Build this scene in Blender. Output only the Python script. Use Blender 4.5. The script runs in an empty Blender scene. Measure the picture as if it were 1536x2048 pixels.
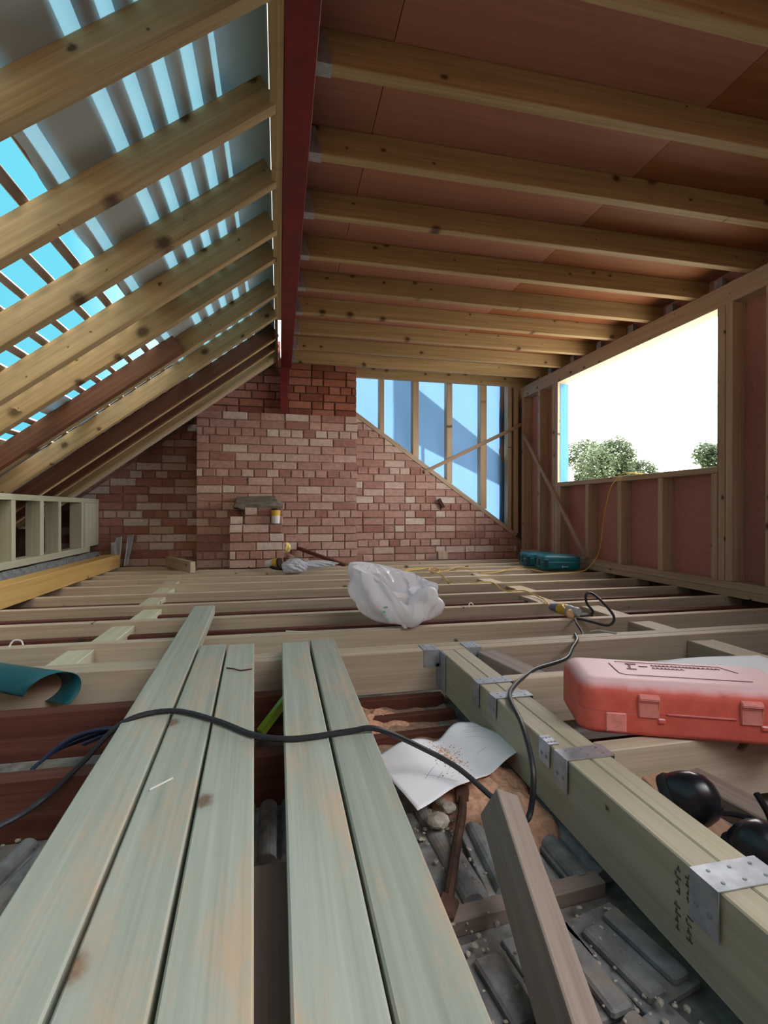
import bpy, bmesh, math, random
from mathutils import Vector, Matrix, Euler, Quaternion

# ------------------------------------------------------------------ camera, sky, sun, exposure
scene = bpy.context.scene
ROOT = scene.collection
cam_data = bpy.data.cameras.new('camera')
cam = bpy.data.objects.new('camera', cam_data)
ROOT.objects.link(cam)
scene.camera = cam
YAW, PITCH, ROLL = 0.211886, -0.00287, 0.001266
cam_data.sensor_fit = 'VERTICAL'
cam_data.sensor_height = 36.0
cam_data.lens = 974.8 / 2048.0 * 36.0
cam_data.clip_start = 0.02
cam_data.clip_end = 300.0
_f = Vector((math.sin(YAW) * math.cos(PITCH), math.cos(YAW) * math.cos(PITCH), math.sin(PITCH)))
_r0 = Vector((math.cos(YAW), -math.sin(YAW), 0))
_u0 = _r0.cross(_f)
_r = _r0 * math.cos(ROLL) + _u0 * math.sin(ROLL)
_u = -_r0 * math.sin(ROLL) + _u0 * math.cos(ROLL)
cam.matrix_world = Matrix(((_r.x, _u.x, -_f.x, 0), (_r.y, _u.y, -_f.y, 0), (_r.z, _u.z, -_f.z, 0.54), (0, 0, 0, 1)))

scene.view_settings.view_transform = 'Standard'
scene.view_settings.look = 'None'
scene.view_settings.gamma = 1.0
scene.view_settings.use_curve_mapping = False
scene.view_settings.exposure = 1.3

SKY_STRENGTH = 1.0
world = bpy.data.worlds.new('sky')
scene.world = world
world.use_nodes = True
wn, wl = world.node_tree.nodes, world.node_tree.links
wn.clear()
w_out = wn.new('ShaderNodeOutputWorld')
w_bg = wn.new('ShaderNodeBackground')
w_bg.inputs['Strength'].default_value = SKY_STRENGTH
w_tc = wn.new('ShaderNodeTexCoord')
w_sep = wn.new('ShaderNodeSeparateXYZ')
wl.new(w_tc.outputs['Generated'], w_sep.inputs[0])
# clear cyan sky to the west (-X), bright white haze to the east (+X)
w_ramp = wn.new('ShaderNodeValToRGB')
w_map = wn.new('ShaderNodeMapRange')
w_map.inputs[1].default_value = -1.0
w_map.inputs[2].default_value = 1.0
wl.new(w_sep.outputs['X'], w_map.inputs[0])
wl.new(w_map.outputs[0], w_ramp.inputs[0])
w_stops = [(0.0, (0.06, 0.25, 0.33)), (0.34, (0.075, 0.31, 0.39)), (0.50, (0.85, 0.95, 1.02)), (0.74, (4.4, 4.3, 4.2)), (1.0, (5.0, 4.9, 4.8))]
w_ramp.color_ramp.elements[0].position, w_ramp.color_ramp.elements[0].color = w_stops[0][0], (*w_stops[0][1], 1)
w_ramp.color_ramp.elements[1].position, w_ramp.color_ramp.elements[1].color = w_stops[-1][0], (*w_stops[-1][1], 1)
for _p, _c in w_stops[1:-1]:
    w_ramp.color_ramp.elements.new(_p).color = (*_c, 1)
wl.new(w_ramp.outputs[0], w_bg.inputs['Color'])
wl.new(w_bg.outputs[0], w_out.inputs[0])

SUN_DIR = Vector((-0.06, 0.86, 0.50)).normalized()      # towards the sun, beyond the gable
sun_data = bpy.data.lights.new('sun', 'SUN')
sun_data.energy = 9.0
sun_data.angle = math.radians(0.9)
sun_data.color = (1.0, 0.95, 0.88)
sun = bpy.data.objects.new('sun', sun_data)
ROOT.objects.link(sun)
sun.rotation_mode = 'QUATERNION'
sun.rotation_quaternion = SUN_DIR.to_track_quat('Z', 'Y')
sun.location = (3, 12, 9)

random.seed(11)
RND = random.Random(5)

# ------------------------------------------------------------------ materials
def mat_base(name, rough=0.7, spec=0.3):
    m = bpy.data.materials.new(name)
    m.use_nodes = True
    nt = m.node_tree
    b = nt.nodes['Principled BSDF']
    b.inputs['Roughness'].default_value = rough
    b.inputs['Specular IOR Level'].default_value = spec
    return m, nt, b

def N(nt, kind, **kw):
    n = nt.nodes.new(kind)
    for k, v in kw.items():
        setattr(n, k, v)
    return n

def ramp(nt, fac, stops, interp='LINEAR'):
    r = nt.nodes.new('ShaderNodeValToRGB')
    r.color_ramp.interpolation = interp
    els = r.color_ramp.elements
    els[0].position, els[0].color = stops[0][0], (*stops[0][1], 1)
    els[1].position, els[1].color = stops[1][0], (*stops[1][1], 1)
    for p, c in stops[2:]:
        e = els.new(p)
        e.color = (*c, 1)
    nt.links.new(fac, r.inputs[0])
    return r.outputs[0]

def mixc(nt, fac, a, b, mode='MIX'):
    m = nt.nodes.new('ShaderNodeMix')
    m.data_type = 'RGBA'
    m.blend_type = mode
    for sock, v in ((m.inputs[0], fac), (m.inputs[6], a), (m.inputs[7], b)):
        if isinstance(v, (int, float)):
            sock.default_value = v
        elif isinstance(v, tuple):
            sock.default_value = (*v, 1) if len(v) == 3 else v
        else:
            nt.links.new(v, sock)
    return m.outputs[2]

def math_n(nt, op, a, b=0.0, c=None):
    m = nt.nodes.new('ShaderNodeMath')
    m.operation = op
    for i, v in enumerate((a, b, c)):
        if v is None:
            continue
        if isinstance(v, (int, float)):
            m.inputs[i].default_value = v
        else:
            nt.links.new(v, m.inputs[i])
    return m.outputs[0]

def obj_coords(nt, per_object=True):
    tc = nt.nodes.new('ShaderNodeTexCoord')
    out = tc.outputs['Object']
    if per_object:
        oi = nt.nodes.new('ShaderNodeObjectInfo')
        vm = nt.nodes.new('ShaderNodeVectorMath')
        vm.operation = 'SCALE'
        vm.inputs[0].default_value = (37.0, 11.3, 23.7)
        nt.links.new(oi.outputs['Random'], vm.inputs['Scale'])
        ad = nt.nodes.new('ShaderNodeVectorMath')
        ad.operation = 'ADD'
        nt.links.new(out, ad.inputs[0])
        nt.links.new(vm.outputs[0], ad.inputs[1])
        return ad.outputs[0], oi.outputs['Random']
    return out, None

def scaled(nt, vec, s):
    m = nt.nodes.new('ShaderNodeMapping')
    m.inputs['Scale'].default_value = s
    nt.links.new(vec, m.inputs[0])
    return m.outputs[0]

def noise(nt, vec, scale, detail=3.0, rough=0.55):
    n = nt.nodes.new('ShaderNodeTexNoise')
    n.inputs['Scale'].default_value = scale
    n.inputs['Detail'].default_value = detail
    n.inputs['Roughness'].default_value = rough
    nt.links.new(vec, n.inputs['Vector'])
    return n.outputs['Fac']

def bump(nt, b, h, strength=0.3, dist=0.002):
    bp = nt.nodes.new('ShaderNodeBump')
    bp.inputs['Strength'].default_value = strength
    bp.inputs['Distance'].default_value = dist
    nt.links.new(h, bp.inputs['Height'])
    nt.links.new(bp.outputs[0], b.inputs['Normal'])

def wood(name, dark, mid, light, knot=(0.055, 0.028, 0.014), flat=False, knots=0.55, rough=0.68, dust=None, tint_var=0.2, knot_size=0.10):
    """Sawn timber: local X runs along the grain; knots lie across it."""
    m, nt, b = mat_base(name, rough, 0.25)
    vec, rnd = obj_coords(nt)
    warp = noise(nt, scaled(nt, vec, (1.2, 4, 4)), 1.0, 2)
    sep = N(nt, 'ShaderNodeSeparateXYZ')
    nt.links.new(vec, sep.inputs[0])
    # grain lines
    g1 = noise(nt, scaled(nt, vec, (1.3, 42, 42)), 1.0, 4, 0.6)
    g2 = noise(nt, scaled(nt, vec, (2.5, 150, 150)), 1.0, 2, 0.5)
    gg = math_n(nt, 'ADD', math_n(nt, 'MULTIPLY', g1, 0.72), math_n(nt, 'MULTIPLY', g2, 0.28))
    col = ramp(nt, gg, [(0.30, dark), (0.50, mid), (0.70, light)])
    # broad tone patches along the length
    big = noise(nt, scaled(nt, vec, (1.1, 5, 5)), 1.0, 2)
    col = mixc(nt, math_n(nt, 'MULTIPLY', big, 0.45), col, mid)
    val = math_n(nt, 'ADD', math_n(nt, 'MULTIPLY', rnd, tint_var), 1.0 - tint_var / 2)
    vcol = N(nt, 'ShaderNodeCombineColor')
    for i in range(3):
        nt.links.new(val, vcol.inputs[i])
    col = mixc(nt, 1.0, col, vcol.outputs[0], 'MULTIPLY')
    # knots
    cx = N(nt, 'ShaderNodeCombineXYZ')
    nt.links.new(math_n(nt, 'ADD', math_n(nt, 'MULTIPLY', sep.outputs['X'], 0.72), math_n(nt, 'MULTIPLY', noise(nt, vec, 70, 2), 0.014)), cx.inputs[0])
    w2 = noise(nt, vec, 55, 2)
    nt.links.new(math_n(nt, 'ADD', sep.outputs['Y' if flat else 'Z'], math_n(nt, 'MULTIPLY', w2, 0.012)), cx.inputs[1])
    vo = N(nt, 'ShaderNodeTexVoronoi', voronoi_dimensions='2D', feature='F1')
    vo.inputs['Scale'].default_value = 6.5
    nt.links.new(cx.outputs[0], vo.inputs['Vector'])
    csep = N(nt, 'ShaderNodeSeparateColor')
    nt.links.new(vo.outputs['Color'], csep.inputs[0])
    size = math_n(nt, 'MULTIPLY', math_n(nt, 'POWER', csep.outputs[1], 2.0), knot_size * 1.15)
    keep = math_n(nt, 'LESS_THAN', csep.outputs[0], knots)
    dd = math_n(nt, 'SUBTRACT', 1.0, math_n(nt, 'DIVIDE', vo.outputs['Distance'], math_n(nt, 'ADD', size, 0.02)))
    kf = math_n(nt, 'MULTIPLY', keep, N_clamp(nt, math_n(nt, 'MULTIPLY', dd, 1.7)))
    halo = math_n(nt, 'MULTIPLY', keep, N_clamp(nt, math_n(nt, 'ADD', dd, 0.7)))
    col = mixc(nt, math_n(nt, 'MULTIPLY', halo, 0.35), col, dark)
    col = mixc(nt, math_n(nt, 'MULTIPLY', kf, 0.85), col, knot)
    if dust:
        d1 = noise(nt, scaled(nt, vec, (3.2, 11, 11)), 1.0, 4, 0.7)
        d2 = noise(nt, vec, 160, 2, 0.6)
        df = N_clamp(nt, math_n(nt, 'MULTIPLY', math_n(nt, 'SUBTRACT', math_n(nt, 'ADD', d1, math_n(nt, 'MULTIPLY', d2, 0.22)), 0.60), 4.5))
        col = mixc(nt, math_n(nt, 'MULTIPLY', df, 0.58), col, dust)
    nt.links.new(col, b.inputs['Base Color'])
    bump(nt, b, gg, 0.35, 0.0015)
    return m

def N_clamp(nt, v):
    m = nt.nodes.new('ShaderNodeClamp')
    nt.links.new(v, m.inputs[0])
    return m.outputs[0]

def plain(name, col, rough=0.6, spec=0.3, metallic=0.0, var=0.12, scale=20.0, bumps=0.0, dirt=None, per_object=True):
    m, nt, b = mat_base(name, rough, spec)
    b.inputs['Metallic'].default_value = metallic
    vec, rnd = obj_coords(nt, per_object)
    n1 = noise(nt, vec, scale, 4, 0.6)
    lo = tuple(c * (1 - var) for c in col)
    hi = tuple(min(1.0, c * (1 + var)) for c in col)
    c = ramp(nt, n1, [(0.3, lo), (0.7, hi)])
    if dirt:
        n2 = noise(nt, vec, scale * 0.35, 5, 0.65)
        c = mixc(nt, ramp(nt, n2, [(0.5, (0, 0, 0)), (0.72, (0.8, 0.8, 0.8))]), c, dirt)
    nt.links.new(c, b.inputs['Base Color'])
    if bumps:
        bump(nt, b, n1, bumps, 0.004)
    return m

def brick_mat(name, stops, rough=0.9):
    m, nt, b = mat_base(name, rough, 0.15)
    vec, rnd = obj_coords(nt)
    n1 = noise(nt, vec, 28, 5, 0.65)
    n2 = noise(nt, vec, 7, 3, 0.6)
    c = ramp(nt, rnd, stops, 'CONSTANT')
    c = mixc(nt, math_n(nt, 'MULTIPLY', n2, 0.25), c, stops[1][1])
    v = ramp(nt, n1, [(0.25, (0.72, 0.72, 0.72)), (0.75, (1.15, 1.15, 1.15))])
    c = mixc(nt, 1.0, c, v, 'MULTIPLY')
    nt.links.new(c, b.inputs['Base Color'])
    bump(nt, b, n1, 0.5, 0.006)
    return m

def sheet(name, col, trans=0.6, rough=0.6, alpha=1.0, spec=0.3, wrinkle=12.0, wstr=0.4, tcol=None):
    """thin translucent sheet"""
    m = bpy.data.materials.new(name)
    m.use_nodes = True
    nt = m.node_tree
    nt.nodes.clear()
    out = N(nt, 'ShaderNodeOutputMaterial')
    b = N(nt, 'ShaderNodeBsdfPrincipled')
    b.inputs['Base Color'].default_value = (*col, 1)
    b.inputs['Roughness'].default_value = rough
    b.inputs['Specular IOR Level'].default_value = spec
    t = N(nt, 'ShaderNodeBsdfTranslucent')
    t.inputs['Color'].default_value = (*(tcol or col), 1)
    mx = N(nt, 'ShaderNodeMixShader')
    mx.inputs[0].default_value = trans
    nt.links.new(b.outputs[0], mx.inputs[1])
    nt.links.new(t.outputs[0], mx.inputs[2])
    tc = N(nt, 'ShaderNodeTexCoord')
    n1 = noise(nt, tc.outputs['Object'], wrinkle, 3, 0.6)
    bump(nt, b, n1, wstr, 0.01)
    last = mx.outputs[0]
    if alpha < 1.0:
        tr = N(nt, 'ShaderNodeBsdfTransparent')
        m2 = N(nt, 'ShaderNodeMixShader')
        m2.inputs[0].default_value = alpha
        nt.links.new(tr.outputs[0], m2.inputs[1])
        nt.links.new(last, m2.inputs[2])
        last = m2.outputs[0]
    nt.links.new(last, out.inputs[0])
    return m

M = {}
M['ceil_joist'] = wood('ceiling_joist_pine', (0.27, 0.18, 0.085), (0.42, 0.30, 0.155), (0.55, 0.42, 0.235), knots=0.8, knot_size=0.13)
M['rafter'] = wood('rafter_pine', (0.27, 0.185, 0.085), (0.40, 0.29, 0.15), (0.52, 0.40, 0.22), knots=0.75, knot_size=0.19, knot=(0.05, 0.024, 0.012))
M['old_rafter'] = wood('old_stained_rafter', (0.10, 0.042, 0.024), (0.15, 0.065, 0.036), (0.22, 0.10, 0.055), knots=0.2)
M['pale_strip'] = wood('pale_packing_strip', (0.40, 0.27, 0.14), (0.55, 0.40, 0.23), (0.65, 0.50, 0.31), knots=0.0)
M['stud'] = wood('stud_pine', (0.37, 0.275, 0.175), (0.50, 0.385, 0.26), (0.62, 0.50, 0.36), knots=0.4)
M['pale_stud'] = wood('treated_pale_stud', (0.40, 0.41, 0.30), (0.52, 0.53, 0.40), (0.62, 0.63, 0.49), knots=0.2)
M['floor_joist'] = wood('floor_joist_pine', (0.36, 0.285, 0.20), (0.50, 0.415, 0.31), (0.63, 0.54, 0.425), knots=0.4)
M['noggin'] = wood('fresh_noggin', (0.44, 0.42, 0.30), (0.56, 0.54, 0.40), (0.66, 0.64, 0.50), knots=0.2, flat=True)
M['trimmer'] = wood('treated_trimmer', (0.38, 0.33, 0.23), (0.50, 0.445, 0.33), (0.61, 0.55, 0.43), knots=0.3)
M['old_joist'] = wood('old_red_brown_joist', (0.070, 0.024, 0.016), (0.11, 0.040, 0.026), (0.17, 0.075, 0.05), knots=0.15)
M['old_grey'] = wood('weathered_grey_brown_timber', (0.17, 0.13, 0.11), (0.26, 0.205, 0.175), (0.35, 0.285, 0.25), knots=0.2)
M['plank'] = wood('grey_green_treated_plank', (0.255, 0.285, 0.235), (0.36, 0.39, 0.33), (0.46, 0.485, 0.42), flat=True, knots=0.22,
                  dust=(0.60, 0.37, 0.22), knot=(0.16, 0.09, 0.055))
M['yellow_beam'] = wood('orange_yellow_beam', (0.42, 0.25, 0.075), (0.58, 0.38, 0.13), (0.68, 0.48, 0.19), knots=0.2)
M['brace'] = wood('brace_batten', (0.30, 0.19, 0.12), (0.42, 0.29, 0.19), (0.52, 0.38, 0.26), knots=0.2)
M['pink_block'] = wood('pinkish_cut_block', (0.40, 0.22, 0.14), (0.50, 0.30, 0.20), (0.58, 0.37, 0.26), knots=0.1)
M['ply'] = wood('red_brown_ply', (0.34, 0.15, 0.10), (0.41, 0.185, 0.13), (0.47, 0.225, 0.165), flat=True, knots=0.0, rough=0.6)
M['ply_orange'] = wood('orange_brown_ply', (0.26, 0.095, 0.04), (0.33, 0.125, 0.055), (0.40, 0.165, 0.08), flat=True, knots=0.0, rough=0.6)
M['sheathing'] = wood('red_sheathing', (0.40, 0.18, 0.155), (0.48, 0.225, 0.195), (0.54, 0.265, 0.23), flat=True, knots=0.0)
M['steel'] = plain('red_oxide_steel', (0.20, 0.022, 0.022), 0.5, 0.4, var=0.18, scale=9, dirt=(0.14, 0.03, 0.03))
M['galv'] = plain('galvanised_steel', (0.46, 0.49, 0.54), 0.45, 0.5, metallic=0.6, var=0.2, scale=30)
M['dark_galv'] = plain('dull_zinc', (0.30, 0.32, 0.36), 0.5, 0.5, metallic=0.4, var=0.2, scale=20)
M['nail'] = plain('nail_steel', (0.85, 0.85, 0.85), 0.3, 0.6, metallic=0.2)
M['rust'] = plain('rusty_iron', (0.095, 0.05, 0.035), 0.75, 0.3, metallic=0.3, var=0.35, scale=45, bumps=0.3)
_red = [(0.0, (0.43, 0.245, 0.205)), (0.2, (0.49, 0.295, 0.25)), (0.42, (0.54, 0.345, 0.295)), (0.56, (0.36, 0.175, 0.145)), (0.66, (0.64, 0.49, 0.425)), (0.80, (0.58, 0.40, 0.345)), (0.91, (0.70, 0.60, 0.53))]
M['brick'] = brick_mat('pink_red_brick', _red)
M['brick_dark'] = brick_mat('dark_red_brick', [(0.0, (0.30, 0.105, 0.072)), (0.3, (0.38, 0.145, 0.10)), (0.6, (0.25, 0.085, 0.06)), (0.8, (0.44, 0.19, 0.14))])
M['brick_mix'] = brick_mat('mottled_old_brick', [(0.0, (0.38, 0.18, 0.14)), (0.22, (0.46, 0.24, 0.19)), (0.42, (0.36, 0.19, 0.155)), (0.54, (0.64, 0.51, 0.44)), (0.68, (0.56, 0.38, 0.31)), (0.84, (0.74, 0.67, 0.62))])
M['mortar'] = plain('pink_grey_mortar', (0.38, 0.25, 0.205), 0.95, 0.1, var=0.25, scale=14, bumps=0.5, dirt=(0.18, 0.10, 0.08))
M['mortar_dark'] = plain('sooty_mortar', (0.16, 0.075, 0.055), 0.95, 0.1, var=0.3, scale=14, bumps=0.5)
M['flaunching'] = plain('grey_mortar_cap', (0.20, 0.175, 0.145), 0.95, 0.1, var=0.25, scale=18, bumps=0.8)
M['plaster'] = plain('dusty_grey_plaster', (0.22, 0.215, 0.20), 0.95, 0.1, var=0.45, scale=22, bumps=0.9, dirt=(0.34, 0.26, 0.18), per_object=False)
M['tile'] = plain('slate_grey_roof_tile', (0.235, 0.235, 0.24), 0.8, 0.25, var=0.4, scale=20, bumps=0.8, dirt=(0.36, 0.27, 0.19))
M['rubble'] = plain('crumbled_plaster', (0.42, 0.38, 0.32), 0.95, 0.1, var=0.35, scale=30, bumps=0.8)
M['sawdust'] = plain('orange_brown_sawdust', (0.64, 0.37, 0.25), 0.98, 0.05, var=0.3, scale=70, bumps=0.9)
M['dust'] = plain('brown_dust', (0.36, 0.235, 0.165), 0.98, 0.05, var=0.35, scale=40, bumps=0.7, per_object=False)
M['membrane_white'] = sheet('white_roof_membrane', (0.60, 0.62, 0.60), 0.36, 0.6, wrinkle=6, tcol=(0.15, 0.35, 0.45))
M['membrane_blue'] = sheet('blue_wall_membrane', (0.10, 0.20, 0.38), 0.62, 0.5, wrinkle=5, tcol=(0.062, 0.125, 0.225))
M['blue_flap'] = sheet('blue_membrane_flap', (0.08, 0.30, 0.58), 0.2, 0.45, wrinkle=14)
M['bag'] = sheet('white_carrier_plastic', (0.93, 0.93, 0.97), 0.30, 0.28, 0.98, 0.5, wrinkle=18, wstr=0.25)
M['clear_bag'] = sheet('clear_bluish_plastic', (0.78, 0.84, 0.92), 0.3, 0.12, 0.72, 0.7, wrinkle=40, wstr=0.9)
M['carton'] = plain('white_card', (0.72, 0.66, 0.68), 0.7, 0.2, var=0.05)
M['green_print'] = plain('pale_green_print', (0.25, 0.55, 0.52), 0.6)
M['paper'] = plain('white_paper', (0.84, 0.85, 0.89), 0.75, 0.2, var=0.04, scale=6)
M['ink'] = plain('grey_ink', (0.28, 0.30, 0.36), 0.8)
M['stamp'] = plain('dark_stamp_ink', (0.11, 0.12, 0.10), 0.8, var=0.3, scale=80)
M['cable'] = plain('black_rubber_cable', (0.022, 0.022, 0.026), 0.45, 0.4)
M['cable_grey'] = plain('grey_worn_cable', (0.09, 0.09, 0.095), 0.45, 0.4)
M['yellow_cable'] = plain('yellow_cable', (0.68, 0.47, 0.10), 0.45, 0.4)
M['white_cable'] = plain('white_cable', (0.72, 0.72, 0.70), 0.45, 0.4)
M['yellow_plastic'] = plain('yellow_plastic', (0.75, 0.47, 0.06), 0.4, 0.4, var=0.08)
M['orange_cap'] = plain('orange_tan_cap', (0.75, 0.48, 0.25), 0.5, 0.4, var=0.08)
M['grey_plastic'] = plain('grey_plastic', (0.45, 0.46, 0.50), 0.4, 0.4, var=0.1)
M['blue_grey_plastic'] = plain('blue_grey_plastic', (0.16, 0.19, 0.30), 0.35, 0.5, var=0.1)
M['teal_case'] = plain('teal_plastic', (0.010, 0.18, 0.25), 0.35, 0.5, var=0.1)
M['teal_dark'] = plain('dark_teal_plastic', (0.012, 0.06, 0.085), 0.4, 0.5)
M['white_mark'] = plain('white_print', (0.75, 0.78, 0.80), 0.6)
M['black_gloss'] = plain('glossy_black_plastic', (0.008, 0.009, 0.013), 0.27, 0.5, var=0.1)
M['black_matt'] = plain('black_foam', (0.012, 0.012, 0.014), 0.7, 0.3)
M['yellow_print'] = plain('yellow_print', (0.70, 0.62, 0.05), 0.5)
M['cup_white'] = plain('white_paper_cup', (0.80, 0.80, 0.84), 0.5, 0.3, var=0.03)
M['cup_yellow'] = plain('yellow_paper_cup', (0.78, 0.50, 0.09), 0.5, 0.3, var=0.05)
M['cup_lid'] = plain('dark_cup_lid', (0.03, 0.022, 0.02), 0.4)
M['teal_sheet'] = plain('teal_plastic_sheet', (0.010, 0.105, 0.135), 0.4, 0.4, var=0.1)
M['rope'] = plain('navy_rope', (0.030, 0.040, 0.085), 0.8)
M['scrim'] = plain('dirty_grey_scrim', (0.17, 0.19, 0.20), 0.9, var=0.4, scale=30)
M['green'] = plain('lime_green_paint', (0.25, 0.42, 0.03), 0.35, 0.5)
M['wrapper'] = plain('yellow_wrapper', (0.78, 0.62, 0.22), 0.4, 0.4, var=0.3, scale=30)
M['bark'] = plain('bark', (0.12, 0.09, 0.065), 0.9, bumps=0.6)
M['leaf'] = sheet('green_leaf', (0.11, 0.155, 0.085), 0.4, 0.6, wrinkle=3)
M['leaf_b'] = sheet('yellow_green_leaf', (0.15, 0.19, 0.09), 0.4, 0.6, wrinkle=3)
M['grass'] = plain('dry_ground', (0.60, 0.55, 0.45), 0.95, 0.1, var=0.25, scale=0.6, per_object=False)
M['render'] = plain('pale_render', (0.55, 0.50, 0.45), 0.9, 0.1)
M['roofing'] = plain('grey_roof_covering', (0.20, 0.20, 0.21), 0.9, 0.15)

def case_red():
    m, nt, b = mat_base('dusty_red_plastic', 0.55, 0.3)
    vec, rnd = obj_coords(nt, False)
    n1 = noise(nt, vec, 30, 4, 0.6)
    geo = N(nt, 'ShaderNodeNewGeometry')
    tc = N(nt, 'ShaderNodeTexCoord')
    sp = N(nt, 'ShaderNodeSeparateXYZ')
    nt.links.new(tc.outputs['Normal'], sp.inputs[0])
    # settled sawdust and plaster dust lies on faces that point up
    f = N_clamp(nt, math_n(nt, 'MULTIPLY', math_n(nt, 'SUBTRACT', math_n(nt, 'ADD', sp.outputs['Z'], math_n(nt, 'MULTIPLY', n1, 0.35)), 0.52), 2.2))
    base = ramp(nt, n1, [(0.3, (0.66, 0.115, 0.085)), (0.7, (0.78, 0.16, 0.12))])
    c = mixc(nt, math_n(nt, 'MULTIPLY', f, 0.85), base, (0.80, 0.58, 0.60))
    nt.links.new(c, b.inputs['Base Color'])
    return m
M['case_red'] = case_red()
M['case_line'] = plain('dark_red_groove', (0.22, 0.05, 0.06), 0.7)
M['case_worn'] = plain('scuffed_red_plastic', (0.76, 0.27, 0.24), 0.6, 0.3, var=0.15, scale=40)

# ------------------------------------------------------------------ builders
MESH_CACHE = {}

def link(name, mesh, mat=None, parent=None):
    o = bpy.data.objects.new(name, mesh)
    ROOT.objects.link(o)
    if mat is not None and not mesh.materials:
        mesh.materials.append(M[mat] if isinstance(mat, str) else mat)
    if parent is not None:
        o.parent = parent
    return o

def tag(o, label=None, cat=None, group=None, kind=None):
    if label: o['label'] = label
    if cat: o['category'] = cat
    if group: o['group'] = group
    if kind: o['kind'] = kind
    return o

def from_bm(name, bm, mat=None, parent=None, smooth=False):
    me = bpy.data.meshes.new(name)
    bmesh.ops.recalc_face_normals(bm, faces=bm.faces)
    bm.to_mesh(me)
    bm.free()
    if smooth:
        for p in me.polygons:
            p.use_smooth = True
        me.set_sharp_from_angle(angle=math.radians(38))
    return link(name, me, mat, parent)

def place(o, mw):
    """world matrix, whatever the parent"""
    if o.parent:
        o.matrix_parent_inverse = Matrix()
        o.matrix_basis = WORLD[o.parent.name].inverted() @ mw if o.parent.name in WORLD else mw
    else:
        o.matrix_basis = mw
    WORLD[o.name] = mw
    return o
WORLD = {}

def bm_box(bm, cx, cy, cz, sx, sy, sz, rot=None, bev=0.0):
    r = bmesh.ops.create_cube(bm, size=1.0)
    vs = r['verts']
    for v in vs:
        v.co = Vector((v.co.x * sx, v.co.y * sy, v.co.z * sz))
    if bev > 0:
        es = list({e for v in vs for e in v.link_edges})
        rb = bmesh.ops.bevel(bm, geom=es, offset=bev, segments=1, affect='EDGES', profile=0.5)
        vs = list({v for f in rb['faces'] for v in f.verts} | {v for v in vs if v.is_valid})
    for v in vs:
        if rot is not None:
            v.co = rot @ v.co
        v.co += Vector((cx, cy, cz))
    return vs

def box_mesh(L, w, h, bev=0.0025):
    k = ('box', round(L, 3), round(w, 4), round(h, 4), bev)
    bm = bmesh.new()
    bm_box(bm, 0, 0, 0, L, w, h, bev=bev)
    me = bpy.data.meshes.new('timber')
    bmesh.ops.recalc_face_normals(bm, faces=bm.faces)
    bm.to_mesh(me)
    bm.free()
    return me

def frame(p0, p1, up=(0, 0, 1), roll=0.0):
    p0, p1 = Vector(p0), Vector(p1)
    x = (p1 - p0).normalized()
    u = Vector(up)
    y = u.cross(x)
    if y.length < 1e-4:
        y = Vector((0, 1, 0)).cross(x)
    y.normalize()
    z = x.cross(y)
    if roll:
        q = Quaternion(x, roll)
        y, z = q @ y, q @ z
    c = (p0 + p1) / 2
    return Matrix(((x.x, y.x, z.x, c.x), (x.y, y.y, z.y, c.y), (x.z, y.z, z.z, c.z), (0, 0, 0, 1)))

def beam(name, p0, p1, w, h, mat, parent=None, up=(0, 0, 1), roll=0.0, bev=0.0025):
    """timber whose centre line runs p0-p1; local X along, w across, h along 'up'"""
    L = (Vector(p1) - Vector(p0)).length
    o = link(name, box_mesh(L, w, h, bev), mat, parent)
    return place(o, frame(p0, p1, up, roll))

def slab(name, x0, x1, y0, y1, z0, z1, mat, parent=None, bev=0.0, axis='X'):
    """axis-aligned box; local X along 'axis' so that grain runs that way"""
    c = Vector(((x0 + x1) / 2, (y0 + y1) / 2, (z0 + z1) / 2))
    sx, sy, sz = abs(x1 - x0), abs(y1 - y0), abs(z1 - z0)
    if axis == 'X':
        o = link(name, box_mesh(sx, sy, sz, bev), mat, parent)
        return place(o, Matrix.Translation(c))
    if axis == 'Y':
        o = link(name, box_mesh(sy, sx, sz, bev), mat, parent)
        return place(o, frame((c.x, y0, c.z), (c.x, y1, c.z)))
    o = link(name, box_mesh(sz, sx, sy, bev), mat, parent)
    return place(o, Matrix(((0, 1, 0, c.x), (0, 0, 1, c.y), (1, 0, 0, c.z), (0, 0, 0, 1))))

def empty(name, loc=(0, 0, 0)):
    o = bpy.data.objects.new(name, None)
    ROOT.objects.link(o)
    o.empty_display_size = 0.05
    return place(o, Matrix.Translation(Vector(loc)))

def spline_pts(pts, n=8):
    """Catmull-Rom through pts"""
    P = [Vector(p) for p in pts]
    P = [P[0] * 2 - P[1]] + P + [P[-1] * 2 - P[-2]]
    out = []
    for i in range(1, len(P) - 2):
        a, b, c, d = P[i - 1], P[i], P[i + 1], P[i + 2]
        for k in range(n):
            t = k / n
            out.append(0.5 * ((2 * b) + (c - a) * t + (2 * a - 5 * b + 4 * c - d) * t * t + (3 * b - a - 3 * c + d) * t ** 3))
    out.append(P[-2])
    return out

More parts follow.
